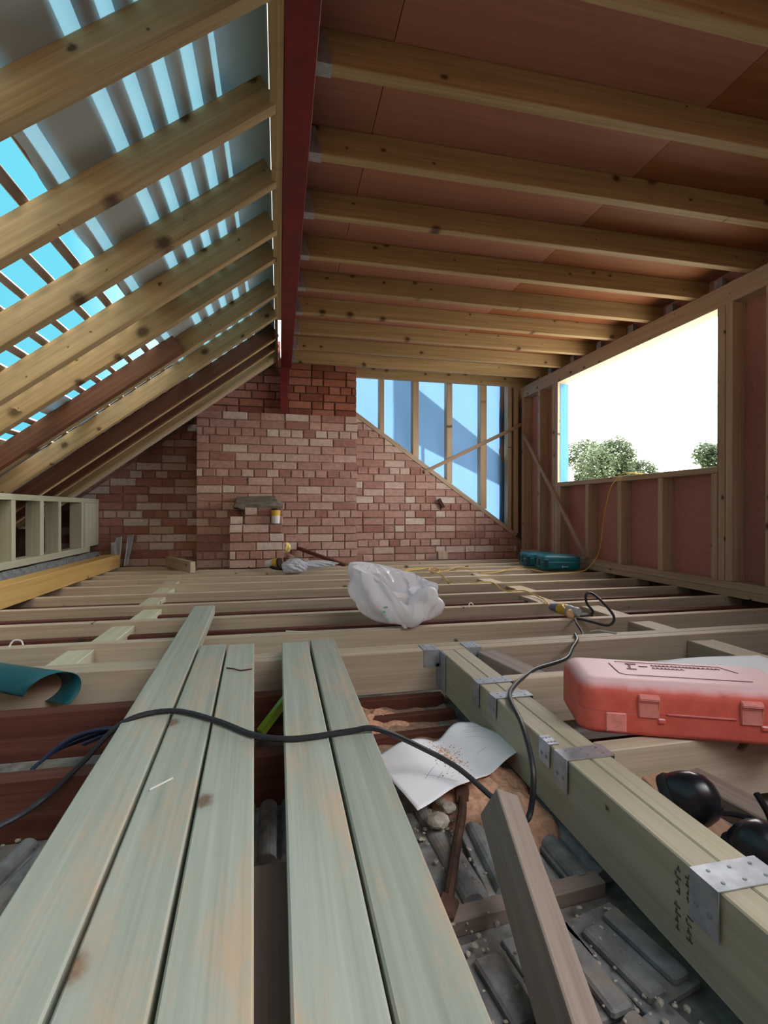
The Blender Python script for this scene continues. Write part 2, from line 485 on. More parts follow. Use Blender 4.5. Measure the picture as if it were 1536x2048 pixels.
def tube_bm(bm, pts, r, seg=8, cap=True):
    rr = r if isinstance(r, (list, tuple)) else [r] * len(pts)
    t = (pts[1] - pts[0]).normalized()
    n = t.orthogonal().normalized()
    rings = []
    for i, p in enumerate(pts):
        t2 = (pts[min(i + 1, len(pts) - 1)] - pts[max(i - 1, 0)]).normalized()
        q = t.rotation_difference(t2)
        n = (q @ n).normalized()
        t = t2
        bnm = t.cross(n)
        rings.append([bm.verts.new(p + (n * math.cos(a) + bnm * math.sin(a)) * rr[i]) for a in [2 * math.pi * k / seg for k in range(seg)]])
    for a, b in zip(rings, rings[1:]):
        for k in range(seg):
            bm.faces.new((a[k], a[(k + 1) % seg], b[(k + 1) % seg], b[k]))
    if cap:
        bm.faces.new(rings[0][::-1])
        bm.faces.new(rings[-1])
    return rings

def tube(name, pts, r, mat, parent=None, seg=8, n=8, spline=True):
    bm = bmesh.new()
    tube_bm(bm, spline_pts(pts, n) if spline else [Vector(p) for p in pts], r, seg)
    o = from_bm(name, bm, mat, parent, True)
    return place(o, Matrix())

def lathe_bm(bm, prof, seg=24, mtx=Matrix()):
    """prof: list of (radius, height) about local Z"""
    rings = []
    for r, h in prof:
        if r < 1e-6:
            rings.append([bm.verts.new(mtx @ Vector((0, 0, h)))])
        else:
            rings.append([bm.verts.new(mtx @ Vector((r * math.cos(2 * math.pi * k / seg), r * math.sin(2 * math.pi * k / seg), h))) for k in range(seg)])
    for a, b in zip(rings, rings[1:]):
        for k in range(seg):
            k2 = (k + 1) % seg
            if len(a) == 1 and len(b) == 1:
                continue
            if len(a) == 1:
                bm.faces.new((a[0], b[k], b[k2]))
            elif len(b) == 1:
                bm.faces.new((a[k], a[k2], b[0]))
            else:
                bm.faces.new((a[k], a[k2], b[k2], b[k]))

def poly_prism(name, pts, depth_vec, mat, parent=None):
    bm = bmesh.new()
    d = Vector(depth_vec)
    a = [bm.verts.new(Vector(p)) for p in pts]
    b = [bm.verts.new(Vector(p) + d) for p in pts]
    bm.faces.new(a)
    bm.faces.new(b[::-1])
    for i in range(len(a)):
        j = (i + 1) % len(a)
        bm.faces.new((a[i], b[i], b[j], a[j]))
    return place(from_bm(name, bm, mat, parent), Matrix())

def grid_sheet(name, fn, nu, nv, mat, parent=None, thick=0.0, smooth=True):
    bm = bmesh.new()
    V = [[bm.verts.new(Vector(fn(i / nu, j / nv))) for j in range(nv + 1)] for i in range(nu + 1)]
    for i in range(nu):
        for j in range(nv):
            bm.faces.new((V[i][j], V[i + 1][j], V[i + 1][j + 1], V[i][j + 1]))
    o = from_bm(name, bm, mat, parent, smooth)
    place(o, Matrix())
    if thick:
        s = o.modifiers.new('thickness', 'SOLIDIFY')
        s.thickness = thick
        s.offset = 0
    return o

def hash2(x, y, s=0):
    return random.Random(int(x * 7919 + y * 104729 + s * 31)).random()

# ------------------------------------------------------------------ bricks
def clip_poly(poly, planes):
    """planes: (a,b,c) keep a*x+b*z+c>=0"""
    for a, b, c in planes:
        out = []
        for i in range(len(poly)):
            p, q = poly[i], poly[(i + 1) % len(poly)]
            dp, dq = a * p[0] + b * p[1] + c, a * q[0] + b * q[1] + c
            if dp >= 0:
                out.append(p)
            if (dp >= 0) != (dq >= 0):
                t = dp / (dp - dq)
                out.append((p[0] + (q[0] - p[0]) * t, p[1] + (q[1] - p[1]) * t))
        poly = out
        if len(poly) < 3:
            return []
    return poly

def area(p):
    return abs(sum(p[i][0] * p[(i + 1) % len(p)][1] - p[(i + 1) % len(p)][0] * p[i][1] for i in range(len(p)))) / 2

def brick_mesh(poly, depth=0.06, inset=0.0035):
    """front at local y=0 facing -Y, polygon in local xz"""
    bm = bmesh.new()
    n = len(poly)
    cx, cz = sum(p[0] for p in poly) / n, sum(p[1] for p in poly) / n
    def ring(k, y):
        rr = []
        for x, z in poly:
            d = math.hypot(x - cx, z - cz)
            s = max(0.0, (d - k * 1.4) / d) if d > 0 else 1
            rr.append(bm.verts.new((cx + (x - cx) * s, y, cz + (z - cz) * s)))
        return rr
    f, m, b = ring(inset, 0.0), ring(0, inset), ring(0, depth)
    bm.faces.new(f)
    for a, c in ((f, m), (m, b)):
        for i in range(n):
            j = (i + 1) % n
            bm.faces.new((a[i], c[i], c[j], a[j]))
    bmesh.ops.recalc_face_normals(bm, faces=bm.faces)
    me = bpy.data.meshes.new('brick')
    bm.to_mesh(me)
    bm.free()
    return me

BRICKS = {}
def brick_field(parent, x0, x1, z0, z1, yf, mat, seed, planes=(), course=0.0805, start=None, headers=0.28, rough_edge=0.0):
    rg = random.Random(seed)
    j = 0.011
    nrow = int(math.ceil((z1 - z0) / course))
    for r in range(nrow):
        zb = z0 + r * course
        zt = min(zb + course - j, z1)
        if zt - zb < 0.02:
            continue
        header_row = (r % 5 == 3)
        x = x0 - (0.12 if r % 2 else 0.0) - (0.06 if header_row else 0)
        while x < x1 - 0.01:
            hdr = header_row or rg.random() < headers * 0.35
            L = 0.109 if hdr else 0.229
            a, b = max(x, x0), min(x + L, x1)
            x += L + j
            if b - a < 0.03:
                continue
            poly = [(a, zb), (b, zb), (b, zt), (a, zt)]
            full = True
            if planes:
                poly2 = clip_poly(poly, planes)
                if not poly2 or area(poly2) < 0.0012:
                    continue
                full = len(poly2) == 4 and abs(area(poly2) - area(poly)) < 1e-7
                poly = poly2
            cx, cz = (a + b) / 2, (zb + zt) / 2
            key = None
            if full:
                key = (mat, round(b - a, 3), round(zt - zb, 3), rg.randrange(3))
                me = BRICKS.get(key)
            else:
                me = None
            if me is None:
                jit = lambda: rg.uniform(-0.0018, 0.0018)
                me = brick_mesh([(px - cx + jit(), pz - cz + jit()) for px, pz in poly], inset=rg.uniform(0.003, 0.005))
                me.materials.append(M[mat])
                if key:
                    BRICKS[key] = me
            o = link('brick', me, None, parent)
            place(o, Matrix.Translation((cx, yf + rg.uniform(-0.004, 0.004), cz)) @ Euler((0, rg.uniform(-0.008, 0.008), rg.uniform(-0.012, 0.012))).to_matrix().to_4x4())

# ================================================================== THE SETTING
PITCH_M = math.tan(math.radians(37.0))
Z_RIDGE = 1.976            # rafter underside height at X = 0
def under(x, off=0.0):     # height of the rafter underside (plus a vertical offset) at x
    return PITCH_M * x + Z_RIDGE + off
COS = math.cos(math.radians(37.0))
GABLE_Y, XW, ZC = 5.30, 2.786, 1.99

# ---- floor: dusty back of the old ceiling, framing on top
floor = slab('floor', -2.45, 3.05, -1.3, 5.42, -0.26, -0.20, 'plaster')
tag(floor, kind='structure')
JY = [2.165, 2.57, 2.97, 3.37, 3.77, 4.10, 4.36, 4.63, 5.0]
for y in JY:
    beam('floor_joist', (-2.3, y + 0.0235, -0.075), (2.93, y + 0.0235, -0.075), 0.047, 0.15, 'floor_joist', floor)
# doubled joist that carries the trimmer
for y in (1.80, 1.852):
    beam('floor_joist', (-2.3, y + 0.0245, -0.077), (2.93, y + 0.0245, -0.077), 0.049, 0.154, 'floor_joist', floor)
# trimmer of two plies running towards the camera
trims = []
for x in (0.637, 0.690):
    trims.append(beam('trimmer_joist', (x, -1.0, -0.076), (x, 1.797, -0.076), 0.0515, 0.152, 'trimmer', floor))
# joists hung on the right of the trimmer
for y in (1.435, 0.965, 0.42, -0.1):
    beam('floor_joist', (0.717, y + 0.0235, -0.075), (2.93, y + 0.0235, -0.075), 0.047, 0.15, 'floor_joist', floor)
# old red-brown ceiling joists, their tops lower than the new ones
for y, x0, x1, zt in ((1.225, -2.3, 0.14, -0.06), (1.62, -2.3, 0.14, -0.06), (2.45, -2.3, 2.9, -0.045), (2.86, -2.3, 2.9, -0.04), (3.27, -2.3, 2.9, -0.045),
                  (1.62, 0.72, 2.9, -0.055), (1.19, 0.72, 2.9, -0.09), (0.62, 0.72, 2.9, -0.10)):
    beam('old_joist', (x0, y + 0.024, zt - 0.07), (x1, y + 0.024, zt - 0.07), 0.048, 0.14, 'old_joist', floor)
for y, zt in ((1.50, -0.172), (1.625, -0.168)):
    beam('old_batten', (0.16, y, zt - 0.015), (0.610, y + 0.02, zt - 0.015), 0.03, 0.034, 'old_joist', floor)
beam('old_batten', (-0.3, 1.775, -0.18), (0.61, 1.775, -0.18), 0.04, 0.045, 'old_joist', floor)
beam('ceiling_lath', (0.16, 0.80, -0.185), (0.612, 0.838, -0.185), 0.034, 0.03, 'old_grey', floor)
# noggins
for ya, yb, x in ((1.901, 2.165, -0.775), (2.212, 2.57, -0.735), (2.617, 2.97, -0.70), (3.017, 3.37, -0.765), (3.417, 3.77, -0.79), (3.817, 4.10, -0.82), (4.147, 4.36, -0.855), (4.41, 4.63, -0.87)):
    slab('noggin', x - 0.05, x + 0.05, ya + 0.001, yb - 0.001, -0.115, -0.020, 'noggin', floor, 0.0025, 'Y')
for ya, yb, x in ((1.483, 1.80, 1.80), (1.901, 2.165, 1.80), (2.212, 2.57, 1.80), (2.617, 2.97, 1.62), (3.017, 3.37, 1.72), (3.417, 3.77, 1.66), (3.817, 4.10, 1.74), (4.147, 4.36, 1.69), (4.407, 4.63, 1.72), (4.677, 5.0, 0.80)):
    slab('noggin', x - 0.06, x + 0.06, ya + 0.001, yb - 0.001, -0.115, -0.022, 'floor_joist', floor, 0.0025, 'Y')
beam('old_noggin', (0.80, 1.79, -0.035), (0.85, 1.485, -0.035), 0.085, 0.05, 'old_grey', floor)
slab('noggin', 0.745, 0.79, 1.485, 1.795, -0.13, -0.062, 'noggin', floor, 0.002, 'Y')
# metal straps and hangers on trimmer
def strap(y, w, x0=0.606, x1=0.722, drop=0.075, name='joist_hanger', mat='galv', holes=True, right=0.05):
    bm = bmesh.new()
    bm_box(bm, (x0 + x1) / 2, y, 0.0025, x1 - x0, w, 0.002)
    bm_box(bm, x0 - 0.0005, y, 0.0035 - drop / 2, 0.002, w, drop)
    bm_box(bm, x1 + 0.0005, y, 0.0035 - right / 2, 0.002, w, right)
    h = place(from_bm(name, bm, mat, floor), Matrix())
    bm = bmesh.new()
    for k in range(3):
        for q in (-0.25, 0.25):
            lathe_bm(bm, [(0.003, 0), (0.003, 0.0008), (0.0015, 0.0012), (0, 0.0012)], 8, Matrix.Translation((x0 + 0.02 + k * (x1 - x0 - 0.04) / 2, y + q * w, 0.0035)))
    for q in (-0.22, 0.22):
        lathe_bm(bm, [(0.0045, 0), (0.0045, 0.001), (0.002, 0.002), (0, 0.002)], 8, Matrix.Translation((x0 - 0.0015, y + q * w, -drop * 0.55)) @ Euler((0, -math.pi / 2, 0)).to_matrix().to_4x4())
    return h, place(from_bm('nail_heads', bm, 'dark_galv', h), Matrix())
strap(1.44, 0.048)
strap(1.315, 0.045, drop=0.06)
strap(1.035, 0.045, x0=0.6075, x1=0.63, drop=0.055)
strap(0.965, 0.05)
strap(0.595, 0.05)
strap(0.2, 0.05)
# the two-armed hanger where the trimmer meets the doubled joist
for sx, x in ((-1, 0.588), (1, 0.738)):
    bm = bmesh.new()
    bm_box(bm, x + sx * 0.012, 1.838, 0.0022, 0.062, 0.078, 0.002)
    bm_box(bm, x + sx * 0.012, 1.7985, -0.03, 0.062, 0.002, 0.066)
    bm_box(bm, x - sx * 0.014, 1.7985, -0.095, 0.016, 0.002, 0.09)
    bm_box(bm, x - sx * 0.0205, 1.765, -0.07, 0.0018, 0.066, 0.14)
    h = place(from_bm('joist_hanger', bm, 'galv', floor), Matrix())
    bm = bmesh.new()
    for k in range(2):
        for q in range(3):
            lathe_bm(bm, [(0.004, 0), (0.004, 0.001), (0, 0.0012)], 8, Matrix.Translation((x + sx * 0.012 - 0.016 + 0.032 * k, 1.812 + 0.024 * q, 0.0032)))
    place(from_bm('nail_heads', bm, 'dark_galv', h), Matrix())
# grading stamp inked on the trimmer's side
bm = bmesh.new()
rg = random.Random(4)
for col in range(2):
    for row in range(9):
        if row == 4:
            continue
        zz = -0.022 - row * 0.0115
        yy = 0.648 - col * 0.022
        bm_box(bm, 0.6108, yy + rg.uniform(-0.002, 0.002), zz, 0.0006, 0.013 * rg.uniform(0.5, 1.0), 0.0035)
        bm_box(bm, 0.6108, yy + rg.uniform(-0.005, 0.005), zz + 0.004, 0.0006, 0.003, 0.008 * rg.uniform(0.6, 1.0))
st = place(from_bm('grade_stamp', bm, 'stamp', trims[0]), Matrix())
st['kind'] = 'stuff'

# dust lying on the old ceiling by the doubled joist
def heap(name, cx, cy, z, rx, ry, h, mat, parent=None, seed=1, power=1.0, rough=0.35, n=28):
    rg = random.Random(seed)
    ph = [rg.uniform(0, 6.28) for _ in range(8)]
    def fn(u, v):
        a, r = u * 2 * math.pi, v
        rr = r * (1 + 0.16 * math.sin(3 * a + ph[0]) + 0.1 * math.sin(5 * a + ph[1]))
        x, y = math.cos(a) * rr, math.sin(a) * rr
        hh = (1 - r ** 1.6) ** power
        hh *= 1 + rough * math.sin(6 * x + ph[2]) * math.sin(7 * y + ph[3]) + rough * 0.5 * math.sin(17 * x + ph[4]) * math.sin(15 * y + ph[5])
        return (cx + x * rx, cy + y * ry, z + h * max(0, hh))
    return grid_sheet(name, fn, n * 2, n // 2, mat, parent)
dustbed = grid_sheet('dust_layer', lambda u, v: (0.16 + 0.45 * u, 1.28 + 0.47 * v, -0.198 + 0.006 * math.sin(9 * u + 4 * v) + 0.006 * math.sin(23 * u) * math.sin(17 * v) + 0.004), 30, 30, 'dust', floor)
dustbed['kind'] = 'stuff'
sd = heap('sawdust', 0.30, 1.66, -0.196, 0.13, 0.14, 0.035, 'sawdust', floor, 3)
sd['kind'] = 'stuff'

# ---- old roof tiles lying between the joists, rolls upwards
def tile_mesh(w, l, rolls=2, r=0.021, seed=0, ribs=False):
    rg = random.Random(seed)
    bm = bmesh.new()
    bm_box(bm, 0, 0, 0.006, w, l, 0.012, bev=0.002)
    for k in range(rolls):
        x = -w / 2 + w * (k + 0.5) / rolls
        if ribs:
            ll = l * rg.uniform(0.62, 0.85)
            bm_box(bm, x, -(l - ll) / 2 + rg.uniform(-.01, .01), 0.019, w / rolls * 0.58, ll, 0.016, bev=0.004)
        else:
            prof = []
            seg = 8
            a0 = [bm.verts.new((x + r * math.cos(math.pi * q / seg), -l / 2, 0.011 + r * 0.9 * math.sin(math.pi * q / seg))) for q in range(seg + 1)]
            a1 = [bm.verts.new((v.co.x + 0, l / 2, v.co.z)) for v in a0]
            for q in range(seg):
                bm.faces.new((a0[q], a0[q + 1], a1[q + 1], a1[q]))
            bm.faces.new(a0)
            bm.faces.new(a1[::-1])
    me = bpy.data.meshes.new('roof_tile')
    bmesh.ops.recalc_face_normals(bm, faces=bm.faces)
    bm.to_mesh(me)
    bm.free()
    me.materials.append(M['tile'])
    return me
tiles_row = [
    # x, y, yaw, width, length, rolls, ribs
    (0.305, 0.985, 3, 0.155, 0.29, 2, False), (0.47, 0.99, -4, 0.15, 0.28, 2, False), (0.60, 0.985, 2, 0.10, 0.28, 2, False),
    (0.29, 0.69, 8, 0.16, 0.15, 2, True), (0.44, 0.69, 6, 0.13, 0.16, 2, True), (0.56, 0.70, 12, 0.12, 0.17, 2, True),
    (0.32, 0.52, 14, 0.17, 0.14, 1, True), (0.50, 0.53, 14, 0.16, 0.14, 1, False),
    (-0.025, 1.13, 0, 0.15, 0.20, 3, False), (-0.50, 1.03, -10, 0.16, 0.3, 3, False), (-0.42, 0.74, -8, 0.16, 0.26, 3, False), (-0.61, 0.76, -8, 0.16, 0.26, 3, False),
    (-0.70, 1.02, -8, 0.16, 0.3, 3, False)]
for i, (x, y, yaw, w, l, n, ribs) in enumerate(tiles_row):
    o = link('roof_tile', tile_mesh(w, l, n, 0.021 if not ribs else 0.02, i, ribs), None, floor)
    place(o, Matrix.Translation((x, y, -0.197)) @ Euler((0, 0, math.radians(yaw))).to_matrix().to_4x4())
# crumbled plaster
bm = bmesh.new()
rg = random.Random(8)
def lump(bm, c, r, rg):
    res = bmesh.ops.create_icosphere(bm, subdivisions=1, radius=r)
    s = Vector((rg.uniform(0.7, 1.3), rg.uniform(0.7, 1.3), rg.uniform(0.4, 0.8)))
    for v in res['verts']:
        v.co = Vector((v.co.x * s.x, v.co.y * s.y, v.co.z * s.z)) * rg.uniform(0.8, 1.15) + Vector(c)
for k in range(420):
    zone = rg.random()
    if zone < 0.45:
        x, y = rg.uniform(0.24, 0.60), rg.uniform(0.44, 0.80)
    elif zone < 0.75:
        x, y = rg.uniform(0.24, 0.40), rg.uniform(0.86, 1.15)
    else:
        x, y = rg.uniform(-0.75, -0.40), rg.uniform(0.6, 1.2)
    lump(bm, (x, y, -0.18 + rg.uniform(0, 0.012)), rg.choice((0.002, 0.003, 0.004, 0.006)), rg)
o = place(from_bm('plaster_crumbs', bm, 'rubble', floor), Matrix())
o['kind'] = 'stuff'

# ---- right wall with the window opening
WY0, WY1, WZ0, WZ1 = 2.64, 4.51, 0.83, 1.86
def panel(name, x, y0, y1, z0, z1, mat, parent):
    return slab(name, x, x + 0.012, y0, y1, z0, z1, mat, parent)
XS = XW + 0.10
wall_right = slab('wall_right', XS, XS + 0.012, WY1, 5.30, 0.0, 1.99, 'sheathing')
tag(wall_right, kind='structure')
panel('sheathing_board', XS, WY0, WY1, 0.0, WZ0 - 0.042, 'sheathing', wall_right)
panel('sheathing_board', XS, 1.40, WY0, 0.0, 1.99, 'sheathing', wall_right)
panel('sheathing_board', XS, 0.85, 1.396, 0.0, 1.99, 'sheathing', wall_right)
panel('sheathing_board', XS, -1.00, 0.85, 0.0, 1.99, 'sheathing', wall_right)
panel('sheathing_board', XS, -1.30, -1.00, 0.0, 1.99, 'sheathing', wall_right)
panel('sheathing_board', XS, WY0, WY1, WZ1, 1.99, 'sheathing', wall_right)
panel('sheathing_board', XS, 5.30, 5.44, 0.0, 2.105, 'sheathing', wall_right)
# doubled wall above the wall plate between the ceiling joists
panel('sheathing_board', XS, -1.3, 5.3, 1.99, 2.105, 'sheathing', wall_right)
slab('sole_plate', XW, XS, -1.3, 5.29, 0.0, 0.0465, 'stud', wall_right, 0.002, 'Y')
slab('sole_plate', XW, XS, -1.3, 5.29, 0.0475, 0.094, 'stud', wall_right, 0.002, 'Y')
slab('header_beam', XW, XS, -1.3, 5.29, WZ1, 1.988, 'stud', wall_right, 0.002, 'Y')
slab('sill_plate', XW - 0.004, XS + 0.02, WY0, WY1, WZ0 - 0.042, WZ0, 'stud', wall_right, 0.002, 'Y')
def stud_r(y, w=0.047, z0=0.095, z1=WZ1):
    slab('stud', XW, XS, y - w / 2, y + w / 2, z0, z1, 'stud', wall_right, 0.002, 'Z')
for y in (5.24, 4.874, 4.588, 4.536, 2.69 - 0.076, 2.562, 2.30, 1.85, 1.40, 0.93, 0.48, 0.03, -0.42, -0.87):
    stud_r(y, 0.047 if y not in (2.614,) else 0.049)
for y in (4.02, 3.577, 3.13):
    stud_r(y, z1=WZ0 - 0.043)
stud_r(2.668, 0.047, z1=WZ0 - 0.043)
stud_r(4.482, 0.05, z1=WZ0 - 0.043)
beam('brace_batten', (2.775, 5.22, 1.45), (2.775, 4.0, 0.10), 0.02, 0.045, 'brace', wall_right, up=(0, 1, 0.9))
window_1 = slab('window_1', XW, XS + 0.01, WY1 - 0.006, WY1, WZ0, WZ1, 'stud')
tag(window_1, kind='structure')
slab('membrane_flap', 2.812, 2.905, WY1 - 0.010, WY1 - 0.0065, WZ0 + 0.004, WZ1 - 0.02, 'blue_flap', window_1)
slab('jamb_lining', XW, XS + 0.01, WY0, WY0 + 0.006, WZ0, WZ1, 'stud', window_1, 0, 'Z')
slab('head_lining', XW, XS + 0.01, WY0, WY1, WZ1 - 0.006, WZ1, 'noggin', window_1, 0, 'Y')

# ---- ceiling: ply boards on joists hung from the steel
ceiling = slab('ceiling', 0.02, 3.05, 0.05, 5.42, 2.135, 2.17, 'roofing')
tag(ceiling, kind='structure')
for xa, xb, mt in ((0.05, 0.3735, 'ply'), (0.3765, 1.6205, 'ply'), (1.6235, 2.93, 'ply_orange')):
    for ya, yb in ((0.05, 0.78), (0.783, 3.232), (3.235, 5.36)) if mt != 'ply' else ((0.05, 1.61), (1.613, 4.043), (4.046, 5.36)):
        slab('ceiling_board', xa, xb, ya, yb, 2.106, 2.124, mt, ceiling, 0, 'X')

def ceil_joist(y):
    j = beam('ceiling_joist', (0.118, y, ZC + 0.0575), (2.884, y, ZC + 0.0575), 0.048, 0.115, 'ceil_joist', ceiling)
    bm = bmesh.new()
    for s in (-1, 1):
        vs = [bm.verts.new(p) for p in ((0.117, y + s * 0.0255, ZC - 0.002), (0.168, y + s * 0.0255, ZC - 0.002), (0.142, y + s * 0.0255, ZC + 0.105), (0.117, y + s * 0.0255, ZC + 0.105))]
        v2 = [bm.verts.new(v.co + Vector((0, s * 0.0015, 0))) for v in vs]
        bm.faces.new(vs)
        bm.faces.new(v2[::-1])
        for i in range(4):
            bm.faces.new((vs[i], v2[i], v2[(i + 1) % 4], vs[(i + 1) % 4]))
    bm_box(bm, 0.1425, y, ZC - 0.0015, 0.051, 0.054, 0.002)
    place(from_bm('joist_hanger', bm, 'galv', j), Matrix())
    return j
JYC = [1.626 - 0.406 * 4, 1.626 - 0.406 * 3, 1.626 - 0.406 * 2, 1.626 - 0.406] + [1.6115 + 0.4055 * i for i in range(10)]
for y in JYC:
    ceil_joist(y)
for y in JYC[5:13]:
    slab('plate_bracket', 2.80, 2.84, y - 0.20, y - 0.14, 1.992, 2.05, 'dark_galv', ceiling)

# ---- gable wall at the back
def prism_xz(name, pts, y0, y1, mat, parent=None):
    return poly_prism(name, [(x, y0, z) for x, z in pts], (0, y1 - y0, 0), mat, parent)
SL = lambda x: 1.585 - 0.702 * (x - 0.84)          # top of brickwork under the slope plate
wall_back = prism_xz('wall_back', [(-2.56, -0.25), (2.9, -0.25), (2.9, 0.12), (0.70, SL(0.70)), (0.70, 2.10), (0.02, under(0.0, 0.2)), (-2.56, under(-2.56, 0.2))], GABLE_Y + 0.013, GABLE_Y + 0.12, 'mortar')
tag(wall_back, kind='structure')
brick_field(wall_back, 0.785, 2.74, -0.10, 1.60, GABLE_Y, 'brick', 21, [(-0.702, -1.0, 1.585 + 0.702 * 0.84 - 0.02)], headers=1.3)
brick_field(wall_back, -2.36, -0.79, -0.18, 1.50, GABLE_Y, 'brick_mix', 22, [(PITCH_M, -1.0, Z_RIDGE + 0.12)], headers=0.9)
# slope plate and studs of the cheek
beam('slope_plate', (0.80, 5.35, SL(0.80) + 0.0), (2.74, 5.35, SL(2.74) + 0.0), 0.11, 0.047, 'stud', wall_back)
for x, w in ((1.115, 0.054), (1.508, 0.07), (1.908, 0.066), (2.325, 0.078), (2.655, 0.05), (2.735, 0.06)):
    slab('stud', x - w / 2, x + w / 2, GABLE_Y + 0.002, GABLE_Y + 0.098, SL(x) + 0.02, 2.105, 'stud', wall_back, 0.002, 'Z')
beam('brace_batten', (1.60, 5.285, 0.975), (2.80, 5.285, 1.56), 0.018, 0.04, 'brace', wall_back)
def edge(z):
    return 2.60 + 0.02 * math.sin(9 * z) + 0.015 * math.sin(23 * z + 1) if z > 1.10 else (2.70 + 0.012 * math.sin(20 * z) if z > 0.46 else 2.80)
def mem_fn(u, v):
    z = 0.16 + v * 1.97
    x0 = 0.76
    x = x0 + (edge(z) - x0) * u
    return (x, 5.412 + 0.006 * math.sin(x * 8.0) * math.sin(z * 5) + 0.004 * math.sin(17 * x + 9 * z), z)
mem = grid_sheet('wall_membrane', mem_fn, 60, 70, 'membrane_blue', wall_back)
slab('outer_board', 2.575, 3.10, 5.43, 5.45, 0.1, 2.11, 'old_grey', wall_back)

wall_front = prism_xz('wall_front', [(-2.5, -0.3), (3.0, -0.3), (3.0, 2.13), (0.02, 2.13), (-2.5, under(-2.5, 0.16))], -1.42, -1.31, 'old_joist')
tag(wall_front, kind='structure')

# ---- chimney breast against the gable, upper brickwork set back on its ledge
BR0, BR1, BRZ, BRY, UPY = -0.779, 0.787, 1.507, 4.97, 5.085
chimney = slab('chimney_breast', BR0 + 0.006, BR1 - 0.006, BRY + 0.013, GABLE_Y + 0.02, -0.25, BRZ - 0.012, 'mortar')
tag(chimney, kind='structure')
brick_field(chimney, BR0, BR1, -0.175, BRZ, BRY, 'brick', 31, headers=0.5)
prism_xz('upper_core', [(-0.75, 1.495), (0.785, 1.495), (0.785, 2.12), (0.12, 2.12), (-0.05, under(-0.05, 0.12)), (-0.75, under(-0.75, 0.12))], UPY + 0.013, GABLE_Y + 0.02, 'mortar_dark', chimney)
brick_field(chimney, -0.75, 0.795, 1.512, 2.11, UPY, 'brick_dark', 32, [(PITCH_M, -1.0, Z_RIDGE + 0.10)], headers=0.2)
slab('ridge_sun_stop', -0.13, 0.012, 5.078, 5.10, 1.99, 2.26, 'mortar_dark', chimney)  # block added to stop sun leaking in at the ridge end
bm = bmesh.new()
bm_box(bm, 0.0, 0.0, 0.0, 0.11, 0.05, 0.035, Euler((0.25, 1.05, 0)).to_matrix(), 0.002)
place(from_bm('iron_bracket', bm, 'rust', wall_back), Matrix.Translation((1.80, 5.275, 0.625)))

# ---- brick pier in front of the breast: a broken stub with mortar flaunching
pier = slab('brick_pier', -0.437, 0.033, 4.685, 4.96, -0.20, 0.41, 'mortar')
tag(pier, 'stubby pink brick pier with a broken top against the chimney breast', 'pier')
brick_field(pier, -0.445, 0.04, -0.155, 0.415, 4.665, 'brick', 41, course=0.0815, headers=0.7)
slab('upper_core', -0.305, 0.033, 4.755, 4.96, 0.405, 0.565, 'mortar', pier)
brick_field(pier, -0.315, 0.035, 0.415, 0.575, 4.738, 'brick', 42, course=0.081, headers=0.0)
brick_field(pier, -0.445, -0.325, 0.415, 0.49, 4.72, 'brick', 43, course=0.08, headers=1.0)
bm = bmesh.new()
pts = [(-0.42, 4.74, 0.57), (-0.40, 4.75, 0.60), (0.03, 4.74, 0.575), (0.03, 4.96, 0.62), (-0.05, 4.95, 0.685), (-0.40, 4.95, 0.67), (-0.43, 4.93, 0.56), (-0.10, 4.74, 0.595), (-0.3, 4.80, 0.62), (-0.02, 4.80, 0.63), (-0.32, 4.75, 0.55), (0.03, 4.75, 0.55)]
vs = [bm.verts.new(p) for p in pts]
bmesh.ops.convex_hull(bm, input=vs)
bmesh.ops.subdivide_edges(bm, edges=bm.edges[:], cuts=3, use_grid_fill=True)
rg = random.Random(3)
for v in bm.verts:
    v.co += Vector((rg.uniform(-1, 1), rg.uniform(-1, 1), rg.uniform(-1, 1))) * 0.006
cap = place(from_bm('mortar_cap', bm, 'flaunching', pier), Matrix())
cap['label'] = 'grey crumbling mortar cap'

# ---- left eaves stud wall
XE = -1.735
wall_left = slab('wall_left', XE - 0.10, XE, -1.3, 5.29, 0.608, 0.649, 'pale_stud', None, 0.002, 'Y')
tag(wall_left, kind='structure')
slab('bottom_plate', XE - 0.10, XE, -1.3, 5.05, 0.152, 0.202, 'pale_stud', wall_left, 0.002, 'Y')
for y, w in ((5.25, 0.066), (4.884, 0.055), (4.412, 0.05), (4.11, 0.06), (3.71, 0.05), (3.30, 0.05), (2.9, 0.05), (2.5, 0.05), (2.1, 0.05), (1.7, 0.05), (1.3, 0.05), (0.9, 0.05)):
    slab('stud', XE - 0.10, XE - 0.001, y - w / 2, y + w / 2, 0.202, 0.608, 'pale_stud', wall_left, 0.002, 'Z')
slab('end_board', XE - 0.012, XE - 0.002, 4.93, 5.215, 0.202, 0.607, 'pale_stud', wall_left, 0, 'Z')
slab('packing_plate', -1.93, -1.62, -1.3, 5.0, 0.0, 0.06, 'old_grey', wall_left, 0.002, 'Y')
def rag(u, v):
    y = 2.4 + 2.75 * u
    z = 0.15 - v * (0.075 + 0.04 * math.sin(31 * u) * math.sin(13 * u + 1) + 0.02 * math.sin(71 * u))
    return (-1.70 + 0.03 * v + 0.01 * math.sin(40 * u), y, z)
grid_sheet('torn_membrane', rag, 90, 4, 'scrim', wall_left)

slab('eaves_board', -2.50, -2.46, -1.35, 5.42, -0.26, 0.40, 'old_joist', wall_left, 0, 'Y')
slab('rim_board', 2.899, 2.945, -1.35, 5.42, -0.26, 0.02, 'old_joist', wall_right, 0, 'Y')

